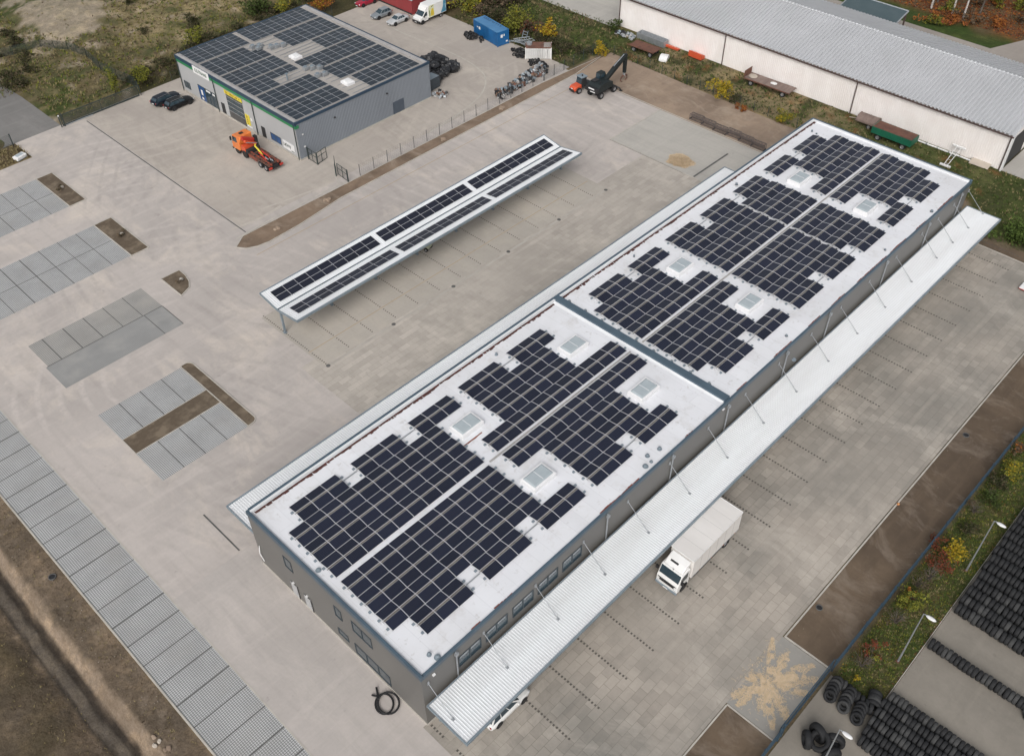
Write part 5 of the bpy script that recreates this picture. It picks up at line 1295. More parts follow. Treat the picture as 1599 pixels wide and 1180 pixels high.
b = MB(); b.box(1.45, 1.75, -1.0, 1.0, 1.5, 1.75); b.build('lamp_bar', m_signw, t, bevel=.05)
for k in range(5): b = MB(); b.tube([(-1.6 + .7 * k, -.3, .3 + .29 * k), (-1.6 + .7 * k, .32, .3 + .29 * k)], .035, 6); b.build('rung', m_steel, t)
b = MB(); b.box(-2.1, -1.8, -.8, .8, 0, .22); b.build('foot', m_signw, t)
for i in range(5):
    t = thing('white_pipe', 'white plastic pipe lying on grass along the foot of the barn wall', 'pipe', (133.4, 44.0 - 1.75 * i, .12), R(88 + 4 * (i % 2)), 'white pipes along the barn')
    b = MB(); b.tube([(-.8, 0, 0), (.75, 0, 0), (.8, .12 * (-1) ** i, .1)], .12, 10); b.build('pipe', m_signw, t)
    b = MB(); b.cyl((-.8, 0, 0), (1, 0, 0), .16, .14, 10); b.build('collar', m_steel, t)
# stacked gate panels along the soil strip
for k in range(6):
    L0 = 2.0 + .05 * k
    t = thing('gate_panel', 'dark steel lattice panel standing upright in the row along the pale pad', 'panel', (115.3 + .16 * (k % 3), 61.0 + 2.3 * k, .03), R(92), 'lattice panels along the pale pad')
    b = MB()
    for y in (-.35, .35):
        for z in (.12, .95): b.box(-1.1, 1.1, y - .04, y + .04, z - .04, z + .04)
        for i in range(11): b.box(-1.1 + .22 * i - .025, -1.1 + .22 * i + .025, y - .03, y + .03, .1, .95)
    for i in range(5): b.box(-1.05 + .52 * i - .03, -1.05 + .52 * i + .03, -.35, .35, .92, .98)
    b.build('lattice', M('rusty lattice', (.13, .105, .10), (.08, .07, .07), 2, .7) if k == 0 else bpy.data.materials['rusty lattice'], t)
    b = MB(); b.box(-1.15, -1.05, -.4, .4, 0, .14); b.box(1.05, 1.15, -.4, .4, 0, .14); b.build('foot', m_dark, t)
# black hose coil by the wall
b = MB(); pts = []
lq = lambda x, y, z: (*at(540 + x / 3.277, 820 + y / 3.277, z), z)
pts += [lq(156, 826, .3), lq(159, 845, .2), lq(164, 868, .14)]
for i in range(30):
    a = R(215) - i / 29 * 2 * PI; pts.append(lq(197 + 46 * math.cos(a), 912 + 52 * math.sin(a), .12 + .004 * i))
for i in range(31):
    a = R(200) + i / 30 * 2 * PI * 1.05; pts.append(lq(218 + 55 * math.cos(a), 908 + 56 * math.sin(a), .30 - .003 * i))
pts += [lq(150, 872, .2), lq(134, 866, .14)]
hz_ = b.tube(pts, .085, 8).build('hose', m_rubber, smooth=True); tag(hz_, 'thick black hose coiled on the slabs near the warehouse corner', 'hose')
# street lamps in the verge
lp = None
for i, (x, y, lb) in enumerate(((52.3, 5.1, 'grey street lamp in the verge, middle of the three, beside the single tyre row'), (65.2, 5.0, 'grey street lamp in the verge farthest up, beside the densest tyre rows'), (39.0, 5.0, 'grey street lamp at the bottom edge in front of the stacked tyre rows'))):
    t = thing('street_lamp', lb, 'street lamp', (x, y, 0), 0, 'street lamps along the verge') if i == 0 else dup(lp, (x, y, 0), 0, lb, 'street lamps along the verge')
    if i == 0:
        lp = t
        b = MB(); b.tube([(0, 0, 0), (0, 0, 1.2)], .085, 10); b.tube([(0, 0, 1.2), (0, 0, 7.6)], .07, 10, taper=.045); b.tube([(0, 0, 7.55), (0, -.12, 7.65), (0, -.3, 7.62)], .04, 8); b.build('pole', m_steel, t)
        b = MB(); b.blob((0, -.62, 7.62), .45, (.42, 1.0, .2), 1, 2, 0); b.build('lamp_head', m_signw, t, smooth=True)
        b = MB(); b.box(-.15, .15, -.15, .15, -.05, .06); b.build('base', m_rust, t)
# white sign board at the far right edge of the slabs
t = thing('white_board', 'white board with red edge standing on the slabs at the far right', 'board', (*at(1602, 447, .3), .02), R(0))
b = MB(); b.box(-.9, .9, -.5, .5, .3, .4); b.build('board', m_signw, t)
b = MB(); b.box(-.92, .92, -.52, .52, .22, .297); b.build('red_edge', m_red, t)
b = MB(); b.box(-.7, .7, -.4, .4, 0, .22); b.build('foot', m_dark, t)
t = thing('white_sack', 'white plastic covered crate on dry grass by the entrance road', 'crate', (*at(32, 247, 0), .0), R(15))
b = MB(); b.box(-.9, .9, -.55, .55, 0, .55); b.build('body', m_signw, t, bevel=.12)
b = MB(); b.box(-.6, .6, -.3, .3, .55, .6); b.build('lid', m_sky, t)
b = MB(); b.tube([(-.95, -.6, .1), (.95, -.6, .1)], .04, 6); b.build('strap', m_steel, t)

# ---------------------------------------------------------------- fences and gates
def rod_fence(name, label, cat, pts, h, m, post=2.5, rod=.12, wires=7, rr=.008, pr=.035, z0=0.0, infill=True, group=None, mat_r=None):
    t = thing(name, label, cat, (pts[0][0], pts[0][1], z0), 0, group)
    ox, oy = pts[0][0], pts[0][1]
    for a, c in zip(pts, pts[1:]):
        a = Vector((a[0] - ox, a[1] - oy, 0)); c = Vector((c[0] - ox, c[1] - oy, 0)); L = (c - a).length; u = (c - a) / L; n = max(1, round(L / post))
        for i in range(n):
            p, q = a + u * L * i / n, a + u * L * (i + 1) / n
            b = MB(); b.box(p.x - pr, p.x + pr, p.y - pr, p.y + pr, -.05, h + .05); b.build('post', m, t)
            b = MB()
            for k in range(wires):
                z = .06 + (h - .1) * k / (wires - 1)
                b.tube([(p.x, p.y, z), (q.x, q.y, z)], rr, 4)
            k = rod
            if infill:
                while k < L / n:
                    r_ = p + u * k; b.add([(r_.x - u.x * rr, r_.y - u.y * rr, .04), (r_.x + u.x * rr, r_.y + u.y * rr, .04), (r_.x + u.x * rr, r_.y + u.y * rr, h), (r_.x - u.x * rr, r_.y - u.y * rr, h)], [(0, 1, 2, 3)]); k += rod
            b.build('mesh_panel', mat_r or m, t, fixn=False)
        b = MB(); b.box(c.x - pr, c.x + pr, c.y - pr, c.y + pr, -.05, h + .05); b.build('post', m, t)
    return t
rod_fence('fence', 'grey wire fence with thin posts along the soil strip behind the workshop', 'fence', [(69.5, 98.75), (109, 98.9)], 1.9, m_fgrey, 2.55, .35, 8, .007, .035)
rod_fence('fence', 'dark green wire fence between soil strip and barn grass', 'fence', [(124.3, 99), (124.3, 60)], 1.6, m_fence, 2.6, .3, 6, .007, .035)
rod_fence('fence', 'dark green wire fence from the scrap heap to the yellow shrub', 'fence', [(109.1, 98.9), (124.2, 99.05)], 1.9, m_fence, 2.5, .2, 10, .008, .035)
rod_fence('fence', 'blue grey rod mat fence along the tyre yard beyond the gate pad', 'fence', [(47.6, 8.75), (90.1, 8.45)], 1.9, m_fenceb, 2.5, .06, 12, .012, .05)
rod_fence('fence', 'blue grey rod mat fence at the bottom edge below the gate pad', 'fence', [(25, 8.75), (39.2, 8.8)], 1.9, m_fenceb, 2.5, .06, 12, .012, .05)
def sliding(name, label, x0, x1, y, h, m, rod=.07):
    t = thing(name, label, 'gate', (x0, y, 0))
    L = x1 - x0
    b = MB(); b.box(0, L, -.06, .06, .08, .26); b.box(0, L, -.04, .04, h - .1, h)
    for x in (0, L * .5, L - .08): b.box(x, x + .08, -.04, .04, .26, h - .1)
    b.build('gate_frame', m, t)
    b = MB(); x = rod
    while x < L: b.add([(x - .012, 0, .2), (x + .012, 0, .2), (x + .012, 0, h - .05), (x - .012, 0, h - .05)], [(0, 1, 2, 3)]); x += rod
    b.build('gate_bars', m, t, fixn=False)
    for x in (-.25, .25): b = MB(); b.box(x - .07, x + .07, -.22, -.08, 0, h + .25); b.build('gate_post', m, t)
    return t
sliding('sliding_gate', 'blue grey sliding gate closing the pad beside the straw pattern', 39.3, 47.5, 8.9, 1.9, m_fenceb)
sg1 = sliding('sliding_gate', 'long dark green sliding gate pushed open beside the entrance road', 46.6, 60.0, 143.95, 1.9, m_fence, .05)
b = MB(); b.tube([(.4, -.12, .1), (4.0, -.12, .1), (5.0, -.2, .1)], .07, 6); b.build('guide_tube', m_steel, sg1)
b = MB(); b.box(-.33, -.17, -.3, -.2, 1.9, 2.1); b.build('warning_lamp', m_signw, sg1)
t = rod_fence('fence', 'short dark fence panel and post left of the entrance road', 'fence', [(33.0, 144.0), (38.6, 144.2)], 1.9, m_fence, 2.8, .12, 8, .01, .07)
rod_fence('fence', 'dark wire fence curving through rough grass behind the two dark cars', 'fence', [(60.3, 143.9), (61.3, 147), (60.6, 152), (60.2, 157), (60.9, 163), (60.0, 168), (57, 172), (50, 174), (42, 172)], 1.8, m_fence, 2.6, .07, 9, .012, .03)
rod_fence('fence', 'dark wire fence running along the rear left edge of the workshop yard', 'fence', [(66.6, 144.75), (101, 145.2)], 1.6, m_fence, 2.6, .25, 7, .007, .03)
def leaf_gate(label, x, y, rz, L, h=1.9):
    t = thing('leaf_gate', label, 'gate', (x, y, 0), rz)
    b = MB()
    for xx in (0, L / 2, L): b.box(xx - .035, xx + .035, -.035, .035, .05, h)
    for z in (.1, h * .62, h): b.box(0, L, -.03, .03, z - .03, z + .03)
    b.build('gate_frame', m_fence, t)
    b = MB(); x_ = .15
    while x_ < L: b.add([(x_ - .008, 0, .1), (x_ + .008, 0, .1), (x_ + .008, 0, h), (x_ - .008, 0, h)], [(0, 1, 2, 3)]); x_ += .15
    b.build('gate_bars', m_fgrey, t, fixn=False)
    b = MB(); b.box(-.08, .08, -.08, .08, 0, h + .1); b.build('gate_post', m_fence, t)
leaf_gate('dark steel gate leaf standing open at the workshop corner', 67.15, 105.7, R(12), 2.1)
leaf_gate('dark steel gate leaf angled between the workshop wall and its twin leaf', 67.2, 107.95, R(-92), 2.2)
leaf_gate('grey gate leaf by the curved white kerb, nearer the workshop', 67.1, 101.3, R(55), 2.4)
leaf_gate('grey gate leaf at the end of the wire fence by the soil strip', 67.3, 98.8, R(85), 2.6)

# ---------------------------------------------------------------- tyres
b = MB(); b.lathe([(.29, -.15), (.38, -.178), (.46, -.17), (.505, -.125), (.522, -.05), (.522, .05), (.505, .125), (.46, .17), (.38, .178), (.29, .15)], (0, 0, 0), 'y', 18)
ME_T = b.mesh('tyre', m_rubber)
ME_T.polygons.foreach_set('use_smooth', [True] * len(ME_T.polygons))
m_rubber2 = M('dusty tyre rubber', (.036, .037, .038), (.06, .06, .06), 1.4, .8, spec=.3)
ME_T2 = ME_T.copy(); ME_T2.materials.clear(); ME_T2.materials.append(m_rubber2)
def in_view(x, y, z=.5, mg=20):
    v = Vector((x, y, z - CAM_H)); k = v.dot(_f)
    px, py = 799.5 + CAM_F * v.dot(_r) / k, 590 + CAM_F * v.dot(_d) / k
    return -mg < px < 1599 + mg and -mg < py < 1180 + mg, px, py
cand = []
random.seed(11)
def tyre_row(x, y0, lab, grp, pitch=.385, s=1.0, ymin=-60, zb=.0):
    y = y0
    while y > ymin:
        ok, px, py = in_view(x, y, .5, 260); seen = in_view(x, y, .5, 8)[0]
        if ok: cand.append((math.hypot(x, y) + (0 if seen else 1000), (x + random.uniform(-.05, .05), y, .53 * s + zb), (random.uniform(-.05, .05), random.uniform(-3, 3), random.uniform(-.07, .07)), s * random.uniform(.96, 1.03), lab, grp))
        y -= pitch * s * random.uniform(.97, 1.05)
for k, x in enumerate((43.5, 44.5, 45.55, 46.55, 47.55, 48.6)):
    tyre_row(x, (3.8, 3.95, 4.0, 4.05, 4.1, 3.85)[k], 'black tyre in the dense rows at the bottom edge, below the wide bare lane', 'tyres in the bottom rows', s=.97)
tyre_row(55.5, 3.75, 'black tyre in the single row across the middle of the tyre yard', 'tyres in the single row')
for k in range(20):
    tyre_row(60.4 + 1.21 * k, 3.8 + random.uniform(-.15, .15), 'black tyre in the tightly packed rows beyond the single row', 'tyres in the packed rows', s=1.05)
for k, (x, y, z, rx, rz) in enumerate(((54.75, -5.2, .55, .35, 1.25), (54.95, -5.0, .62, .3, 1.2), (54.9, -6.35, .5, 0, .2), (54.9, -6.75, .5, 0, .1), (54.85, -7.15, .5, 0, .05))):
    cand.append((0, (x, y, z), (rx, 0, rz), 1.05, 'black tyre leaning on the end of the single row', 'tyres leaning on the single row'))
# the leaning stacks by the gate
for sx, sy, n in ((45.1, 7.6, 5), (45.0, 6.3, 5), (44.85, 5.0, 4)):
    for i in range(n):
        cand.append((0, (sx + .34 * i, sy + .10 * i - .05 * i * i * .3, .56 + .07 * i), (R(40), 0, R(74)), 1.08, 'black tyre leaning in one of three stacks beside the blue grey gate', 'leaning tyres by the gate'))
for i in range(7):
    cand.append((0, (46.75 - .05 * i, 7.2 - .43 * i, .5), (0, random.uniform(-1, 1), R(18)), 1.0, 'black tyre upright in the short row between the leaning stacks and grass', 'upright tyres behind the stacks'))
for i in range(4):
    cand.append((0, (46.9 + .31 * i, 4.62 + .1 * i, .55), (0, random.uniform(-1, 1), R(100)), 1.12, 'black tyre in the block of four at the corner of the grass', 'tyres at the grass corner'))
big = [c for c in cand if c[0] == 0]; rest = sorted([c for c in cand if c[0] > 0], key=lambda c: c[0])
NT = 190
keep = big + rest[:NT - len(big)]
for c in keep:
    o = bpy.data.objects.new('tyre', ME_T2 if random.random() < .25 else ME_T); COL.objects.link(o)
    o.location = c[1]; o.rotation_euler = c[2]; o.scale = (c[3],) * 3; tag(o, c[4], 'tyre', c[5])
over = rest[NT - len(big):]
def tyre_mass(name, items, m):
    V, F = [], []
    tv = np.array([v.co for v in ME_T.vertices]); tf = [list(p.vertices) for p in ME_T.polygons]
    from mathutils import Euler
    for c in items:
        q = np.array(Euler(c[2]).to_matrix()) * c[3]; o_ = len(V)
        V += [tuple(p) for p in tv @ q.T + np.array(c[1])]; F += [[i + o_ for i in f] for f in tf]
    me_ = bpy.data.meshes.new(name); me_.from_pydata(V, [], F); me_.materials.append(m); me_.polygons.foreach_set('use_smooth', [True] * len(F))
    o = bpy.data.objects.new(name, me_); COL.objects.link(o); return tag(o, kind='stuff')
if over: tyre_mass('tyre_rows', over, m_rubber)
# huge tyres at the bottom edge
for i, (x, y, z, rx, rz, s) in enumerate(((40.9, 6.15, .95, R(62), R(60), 1.75), (41.5, 6.6, .8, 0, R(70), 1.7), (41.8, 5.3, .8, .1, R(110), 1.6), (40.4, 7.0, .75, 0, R(40), 1.5), (40.6, 4.9, .8, 0, R(150), 1.6))):
    o = bpy.data.objects.new('large_tyre', ME_T); COL.objects.link(o); o.location = (x, y, z); o.rotation_euler = (rx, 0, rz); o.scale = (s,) * 3
    tag(o, 'very large tyre facing up on top of the heap at the bottom edge' if i == 0 else 'very large black tyre leaning in the heap at the bottom edge', 'tyre', 'large tyres at the bottom edge' if i else None)
# tyre heaps behind the workshop
random.seed(21)
def heap(n, cx_, cy_, rx, ry, hh, lab, grp, s=.74, z0=.0):
    for i in range(n):
        r = math.sqrt(random.random()); a = random.uniform(0, 2 * PI)
        o = bpy.data.objects.new('tyre', ME_T if random.random() < .7 else ME_T2); COL.objects.link(o)
        o.location = (cx_ + rx * r * math.cos(a), cy_ + ry * r * math.sin(a), z0 + .2 + hh * (1 - r) * random.uniform(.4, 1))
        o.rotation_euler = (random.uniform(-.9, 2.2), random.uniform(-.6, .6), random.uniform(0, 6.3)); o.scale = (s * random.uniform(.85, 1.15),) * 3
        tag(o, lab, 'tyre', grp)
heap(30, 112.2, 119.0, 1.1, 2.3, 1.0, 'small car tyre in the heap against the left side of the blue container', 'tyres by the blue container')
heap(28, 113.2, 108.4, 1.0, 2.2, 1.3, 'small car tyre in the heap between blue container and white container', 'tyres by the white container')
heap(26, 112.3, 103.3, 1.1, 1.9, 1.6, 'dark tyre in the heap in front of the white container', 'tyres below the white container')
for i in range(15):
    a = i / 15
    x, y = 93.6 + 7.2 * (i % 5) / 4 + random.uniform(-.4, .4), 111.4 + 2.3 * (i // 5) + random.uniform(-.4, .4) + .35 * (i % 5)
    b = MB(); r = random.uniform(1.0, 1.5); b.blob((0, 0, .75), r, (1, .85, .78), i, 3, .5, fr=2.4)
    o = b.build('wrapped_bale', bpy.data.materials['black bale film'] if 'black bale film' in bpy.data.materials else M('black bale film', (.013, .014, .017), (.022, .023, .026), 2.5, .42, bump=.4), smooth=False)
    o.location = (x, y, .1); o.rotation_euler = (0, 0, i * 1.3); tag(o, 'black film wrapped bundle in the pile behind the workshop', 'bundle', 'black bundles behind the workshop')
# scrap parts along the fence
SC = [m_rust, m_steel, m_greysteel, m_black, M('brown scrap', (.24, .15, .10), (.14, .09, .07), 3, .7), M('light scrap', (.50, .49, .48), (.30, .28, .27), 3, .6)]
protos = []
for k in range(6):
    b = MB(); random.seed(40 + k)
    for j in range(9):
        c = Vector((random.uniform(-.4, .4), random.uniform(-.4, .4), random.uniform(.12, .55)))
        if j % 3 == 0: b.cyl(c, (random.uniform(-1, 1), random.uniform(-1, 1), random.uniform(0, 1)), random.uniform(.1, .28), random.uniform(.12, .4), 10, random.randrange(3))
        else: b.obox(c, (random.uniform(.06, .28), random.uniform(.06, .24), random.uniform(.05, .2)), (random.uniform(-1, 1), random.uniform(-1, 1), random.uniform(0, 3)), random.randrange(3))
    random.seed(60 + k); protos.append(b.mesh('scrap_part', random.sample(SC, 3)))
random.seed(31)
for i in range(88):
    u = random.random() ** .9
    x = 99.8 + 12.0 * u + random.uniform(-.5, .5); y = 99.9 + .9 * random.random() + (3.0 * max(0, u - .25)) * random.uniform(.15, 1.1)
    o = bpy.data.objects.new('scrap_part', random.choice(protos)); COL.objects.link(o); o.location = (x, y, random.uniform(-.05, .45)); o.rotation_euler = (random.uniform(-.4, .4), random.uniform(-.4, .4), random.uniform(0, 6.3)); o.scale = (random.uniform(.8, 1.4),) * 3
    tag(o, 'rusty scrap machine part in the long heap along the wire fence', 'scrap part', 'scrap parts along the fence')
for i in range(7):
    b = MB()
    for s in (-1, 1): b.tube([(-1.5, s * .4, 0), (1.5, s * .4, .1)], .06, 6)
    for k in range(4): b.tube([(-1.3 + .85 * k, -.4, .03), (-1.3 + .85 * k, .4, .03)], .05, 6)
    o = b.build('ladder_frame', SC[1 + i % 2]); o.location = (116.2 + random.uniform(-1, 1), 110.6 + random.uniform(-1.2, 1.2), .2 + .22 * i); o.rotation_euler = (random.uniform(-.25, .25), random.uniform(-.2, .2), random.uniform(0, 3)); tag(o, 'grey steel ladder frame stacked behind the blue container corner', 'steel frame', 'steel frames by the blue container')
for i in range(6):
    o = bpy.data.objects.new('scrap_part', protos[(i * 2) % 6]); COL.objects.link(o); o.location = (93.2 + .55 * (i % 3), 107.3 + .8 * (i // 3), .0); o.rotation_euler = (0, 0, i); tag(o, 'pale scrap part on the ground at the rear corner of the workshop', 'scrap part', 'scrap parts at the workshop corner')
for i in range(5):
    o = bpy.data.objects.new('scrap_part', protos[0 if i < 3 else 3]); COL.objects.link(o); o.location = (131.0 + .7 * (i % 2), 98.0 + .8 * i, 0); o.rotation_euler = (0, 0, i * 2); o.scale = (1.3, 1.3, .9); tag(o, 'red brown scrap lump in grass at the far left end of the barn', 'scrap part', 'scrap by the barn end')

# ---------------------------------------------------------------- straw
random.seed(5)
def straw_mesh(name, pieces):
    b = MB()
    for x, y, z, a, L, w_, tilt in pieces:
        u = Vector((math.cos(a), math.sin(a), tilt)) * L / 2; n = Vector((-math.sin(a), math.cos(a), 0)) * w_ / 2; c = Vector((x, y, z))
        b.quad(c - u - n, c + u - n, c + u + n, c - u + n)
    return tag(b.build(name, m_straw, fixn=False), kind='stuff')
P_ = []
cx_, cy_ = at(1200, 1065)
petals = [(1232, 1022), (1262, 1035), (1282, 1062), (1262, 1082), (1232, 1118), (1200, 1132), (1155, 1100), (1150, 1090), (1170, 1052), (1205, 1000), (1250, 1050), (1185, 1110)]
for k_, q in enumerate(petals):
    qx, qy = at(*q); dx, dy = qx - cx_, qy - cy_; L = math.hypot(dx, dy); a = math.atan2(dy, dx); fat = random.uniform(.32, .56); bend = random.uniform(-.35, .35); t0 = random.uniform(.05, .3)
    for i in range(900):
        t_ = random.uniform(t0, 1.08); wd = fat * (math.sin(min(1, max(0, (t_ - .1) * 1.05)) * PI * .9) ** .7 + .10); o_ = random.uniform(-1, 1) * wd
        X_ = cx_ + dx * t_ - math.sin(a) * (o_ + bend * t_ * t_); Yy = cy_ + dy * t_ + math.cos(a) * (o_ + bend * t_ * t_)
        if noise.noise(Vector((X_ * 1.6, Yy * 1.6, 2.0))) < -.12 - .15 * random.random() or random.random() < (abs(o_) / wd) ** 2 * .85 or random.random() < max(0, t_ - .6) * .9: continue
        if not (38.9 < X_ < 47.55 or Yy > 13.6) or Yy < 9.1: continue
        P_.append((X_, Yy, .02 + random.random() * .03, a + random.gauss(0, .6), random.uniform(.12, .3), .026, 0))
for i in range(900):
    a = random.uniform(0, 2 * PI); r = abs(random.gauss(0, 1.7)); X_, Yy = cx_ + r * math.cos(a), cy_ + r * math.sin(a)
    if 39.2 < X_ < 47.3 and 9.2 < Yy < 14.5: P_.append((X_, Yy, .02 + random.random() * .05, random.uniform(0, PI), random.uniform(.1, .3), .024, 0))
straw_mesh('straw', P_)
P_ = []
for i in range(3800):
    a = random.uniform(0, 2 * PI); r = 1.75 * random.random() ** .62 * (1 + .45 * noise.noise(Vector((math.cos(a) * 1.6, math.sin(a) * 1.6, 3.0))))
    P_.append((104.4 + r * .95 * math.cos(a), 67.4 + r * 1.05 * math.sin(a),   .04 + .75 * max(0, 1 - (r / 1.8) ** 2) * random.random(), random.uniform(0, PI), random.uniform(.2, .5), .04, random.uniform(-.4, .4)))
straw_mesh('straw', P_)

# ---------------------------------------------------------------- vegetation
def leaves(mb, c, rad, n, size, nm, seed, hollow=.35, up=.5):
    rng = random.Random(seed)
    cl = [(Vector((rng.gauss(0, .45), rng.gauss(0, .45), rng.gauss(0, .4))), rng.uniform(.25, .55)) for _ in range(max(5, n // 45))]
    for i in range(n):
        k, s = rng.choice(cl)
        p = k + Vector((rng.gauss(0, 1), rng.gauss(0, 1), rng.gauss(0, 1))).normalized() * s * rng.random() ** .4
        P = Vector((c[0] + p.x * rad[0], c[1] + p.y * rad[1], max(.03, c[2] + p.z * rad[2])))
        a = Vector((rng.gauss(0, 1), rng.gauss(0, 1), rng.gauss(0, up))).normalized(); b_ = a.cross(Vector((rng.gauss(0, 1), rng.gauss(0, 1), rng.gauss(0, 1)))).normalized()
        h = size * rng.uniform(.6, 1.4)
        mi = min(nm - 1, int(abs(rng.gauss(0, .8))))
        mb.add([P - a * h * .6, P + b_ * h * .32, P + a * h * .6, P - b_ * h * .32], [(0, 1, 2, 3)], mi)
def shrub(label, x, y, h, r, mats, n=500, size=.22, seed=0, twig=0, cat='shrub', group=None, stems=5):
    z = ground_z(x, y) + .02 if not (x < 114 and y > 9) else .05
    t = thing('shrub', label, cat, (x, y, max(z, 0)), 0, group); rng = random.Random(seed)
    b = MB()
    for i in range(stems + twig):
        a = rng.uniform(0, 6.3); q = rng.uniform(.3, .95) * r; hh = h * rng.uniform(.6, 1.0)
        b.tube([(rng.uniform(-.08, .08), rng.uniform(-.08, .08), 0), (math.cos(a) * q * .4, math.sin(a) * q * .4, hh * .55), (math.cos(a) * q, math.sin(a) * q, hh)], .03, 4, taper=.008)
        if i >= stems:
            for j in range(3):
                e = a + rng.uniform(-1, 1); b.tube([(math.cos(a) * q * .5, math.sin(a) * q * .5, hh * .6), (math.cos(e) * q * 1.1, math.sin(e) * q * 1.1, hh * rng.uniform(.7, 1.1))], .012, 3, taper=.005)
    b.build('stem', m_bark, t)
    if n:
        b = MB(); leaves(b, (0, 0, h * .55), (r, r, h * .5), n, size, len(mats), seed); b.build('foliage', mats, t, fixn=False)
    return t
Y_, O_, R_, B_, G_, D_, YG = [m_ly, m_lyg], [m_lo, m_lr, m_ly], [m_lr, m_lo, m_lb], [m_lb, m_ld], [m_lg, m_ld], [m_ld, m_lb, m_lg], [m_lyg, m_lg, m_ly]
def px(x, y, z=0): return at(x, y, z)
SH = [('bright yellow shrub beside the red brown one in the lamp verge', px(1490, 862, .8), 1.8, 1.0, Y_, 900, .18), ('red brown shrub below the bright yellow one in the lamp verge', px(1468, 880, .6), 1.5, 1.5, [m_lr, m_lb, m_lo], 800, .15), ('dark red shrub against the fence in the lamp verge', px(1462, 848, .6), 1.4, .9, [m_lr, m_lb], 380, .15),
      ('yellow green shrub with orange top in the lamp verge', px(1425, 935, .8), 1.9, 1.25, [m_lyg, m_lg, m_lyg], 1000, .17), ('small orange shrub on top of the yellow green one', px(1424, 927, 1.4), 1.9, .5, [m_lo, m_ly], 240, .15), ('rust red shrub near the middle street lamp', px(1362, 1013, .6), 1.4, .8, [m_lr, m_lb, m_lyg], 420, .14), ('small yellow green shrub in front of the rust red one', px(1360, 1026, .3), .9, .5, YG, 240, .13),
      ('green shrub beside the bare grey bush high up in the verge', px(1550, 778, .6), 1.5, 1.0, G_, 700, .17), ('yellow green shrub in the verge at the right edge', px(1585, 737, .8), 1.9, 1.1, [m_lyg, m_ly, m_ld], 700, .18), ('olive shrub against the fence in the upper verge', px(1560, 752, .6), 1.4, 1.1, D_, 600, .17), ('tiny yellow shrub at the foot of the verge near the tyres', px(1338, 1061, .2), .7, .4, Y_, 160, .12), ('olive shrub close to the upper street lamp', px(1512, 828, .4), 1.3, 1.1, D_, 500, .16), ('orange brown shrub at the fence by the right edge', px(1592, 700, .5), 1.4, 1.0, [m_lb, m_lo], 500, .17),
      ('yellow shrub alone at the tip of the soil strip by the fence', px(937, 82, .8), 2.4, 1.1, Y_, 700, .26), ('golden yellow shrub on the fence line before the long trailer', px(1128, 147, .8), 2.7, 1.7, [m_ly, m_lyg, m_lo], 1000, .28), ('small orange shrub on the fence line', px(1157, 170, .3), 1.1, .9, [m_lo, m_lr], 350, .22), ('yellow green shrub on the fence line behind the warehouse roof corner', px(1222, 186, .6), 2.0, 1.5, [m_lyg, m_ly, m_ld], 700, .25), ('dull green shrub between golden and orange shrubs', px(1150, 158, .6), 1.8, 1.2, D_, 500, .22),
      ('dark green shrub at the left corner of the barn', px(962, 42, .6), 1.8, 1.3, G_, 600, .24), ('yellow autumn shrub behind the white container', px(857, 52, 1.2), 3.2, 1.6, [m_ly, m_lo, m_lyg], 800, .3), ('tall yellow green tree behind the blue container', px(803, 35, 2.2), 5.0, 2.6, [m_lyg, m_ld, m_ly], 1500, .34), ('red brown bush right of the blue container', px(822, 40, 1.2), 3.2, 2.2, [m_lb, m_lr], 900, .3), ('olive bush at the far corner of the blue container', px(780, 30, 1.2), 3.5, 2.2, D_, 1000, .3),
      ('tall yellow bush at the top edge behind the box van', px(735, 8, 1.5), 4.0, 2.6, [m_lyg, m_ly, m_ld], 1200, .34), ('orange bush at the top edge beside the workshop roof corner', px(505, 8, 1.2), 3.2, 2.2, [m_lo, m_ly, m_ld], 900, .3), ('dark yellow bush at the top left of the workshop', px(444, 8, 1.5), 3.0, 1.8, [m_lyg, m_ly], 700, .3), ('dark green round bush left of the workshop roof', px(402, 10, 1.5), 4.0, 3.0, G_, 1300, .34),
      ('bright yellow green sapling behind the sliding gate', px(176, 132, 1.6), 4.2, 1.0, [m_lyg, m_lg], 600, .26), ('yellow olive bush behind the two dark cars', px(222, 122, 1.0), 3.0, 2.0, [m_lyg, m_ld], 900, .28), ('yellow green bush near the workshop corner', px(300, 60, 1.2), 3.0, 2.2, [m_lyg, m_ld, m_lb], 900, .3), ('dark bush by the entrance road', px(12, 130, .8), 2.4, 2.2, D_, 1000, .26), ('green grassy bush at the right edge beyond the slabs', px(1597, 372, .8), 2.4, 2.3, [m_grass, m_grass, m_lg], 2600, .3)]
for k, (lb, (x, y), h, r, mt, n, sz) in enumerate(SH): shrub(lb, x, y, h, r, mt, n, sz, seed=100 + k)
for k, (pxl, lb) in enumerate((((1432, 915), 'bare grey twiggy bush left of the yellow green shrub'), ((1398, 972), 'bare grey twiggy bush beside the middle street lamp'), ((1345, 1040), 'bare pale twiggy bush at the bottom of the verge'), ((1450, 905), 'bare brown twiggy bush under the red brown shrub'), ((1520, 800), 'bare grey twiggy bush near the upper lamp head'))):
    x, y = px(*pxl); shrub(lb, x, y, 1.4, 1.1, B_, 160, .12, seed=300 + k, twig=16)
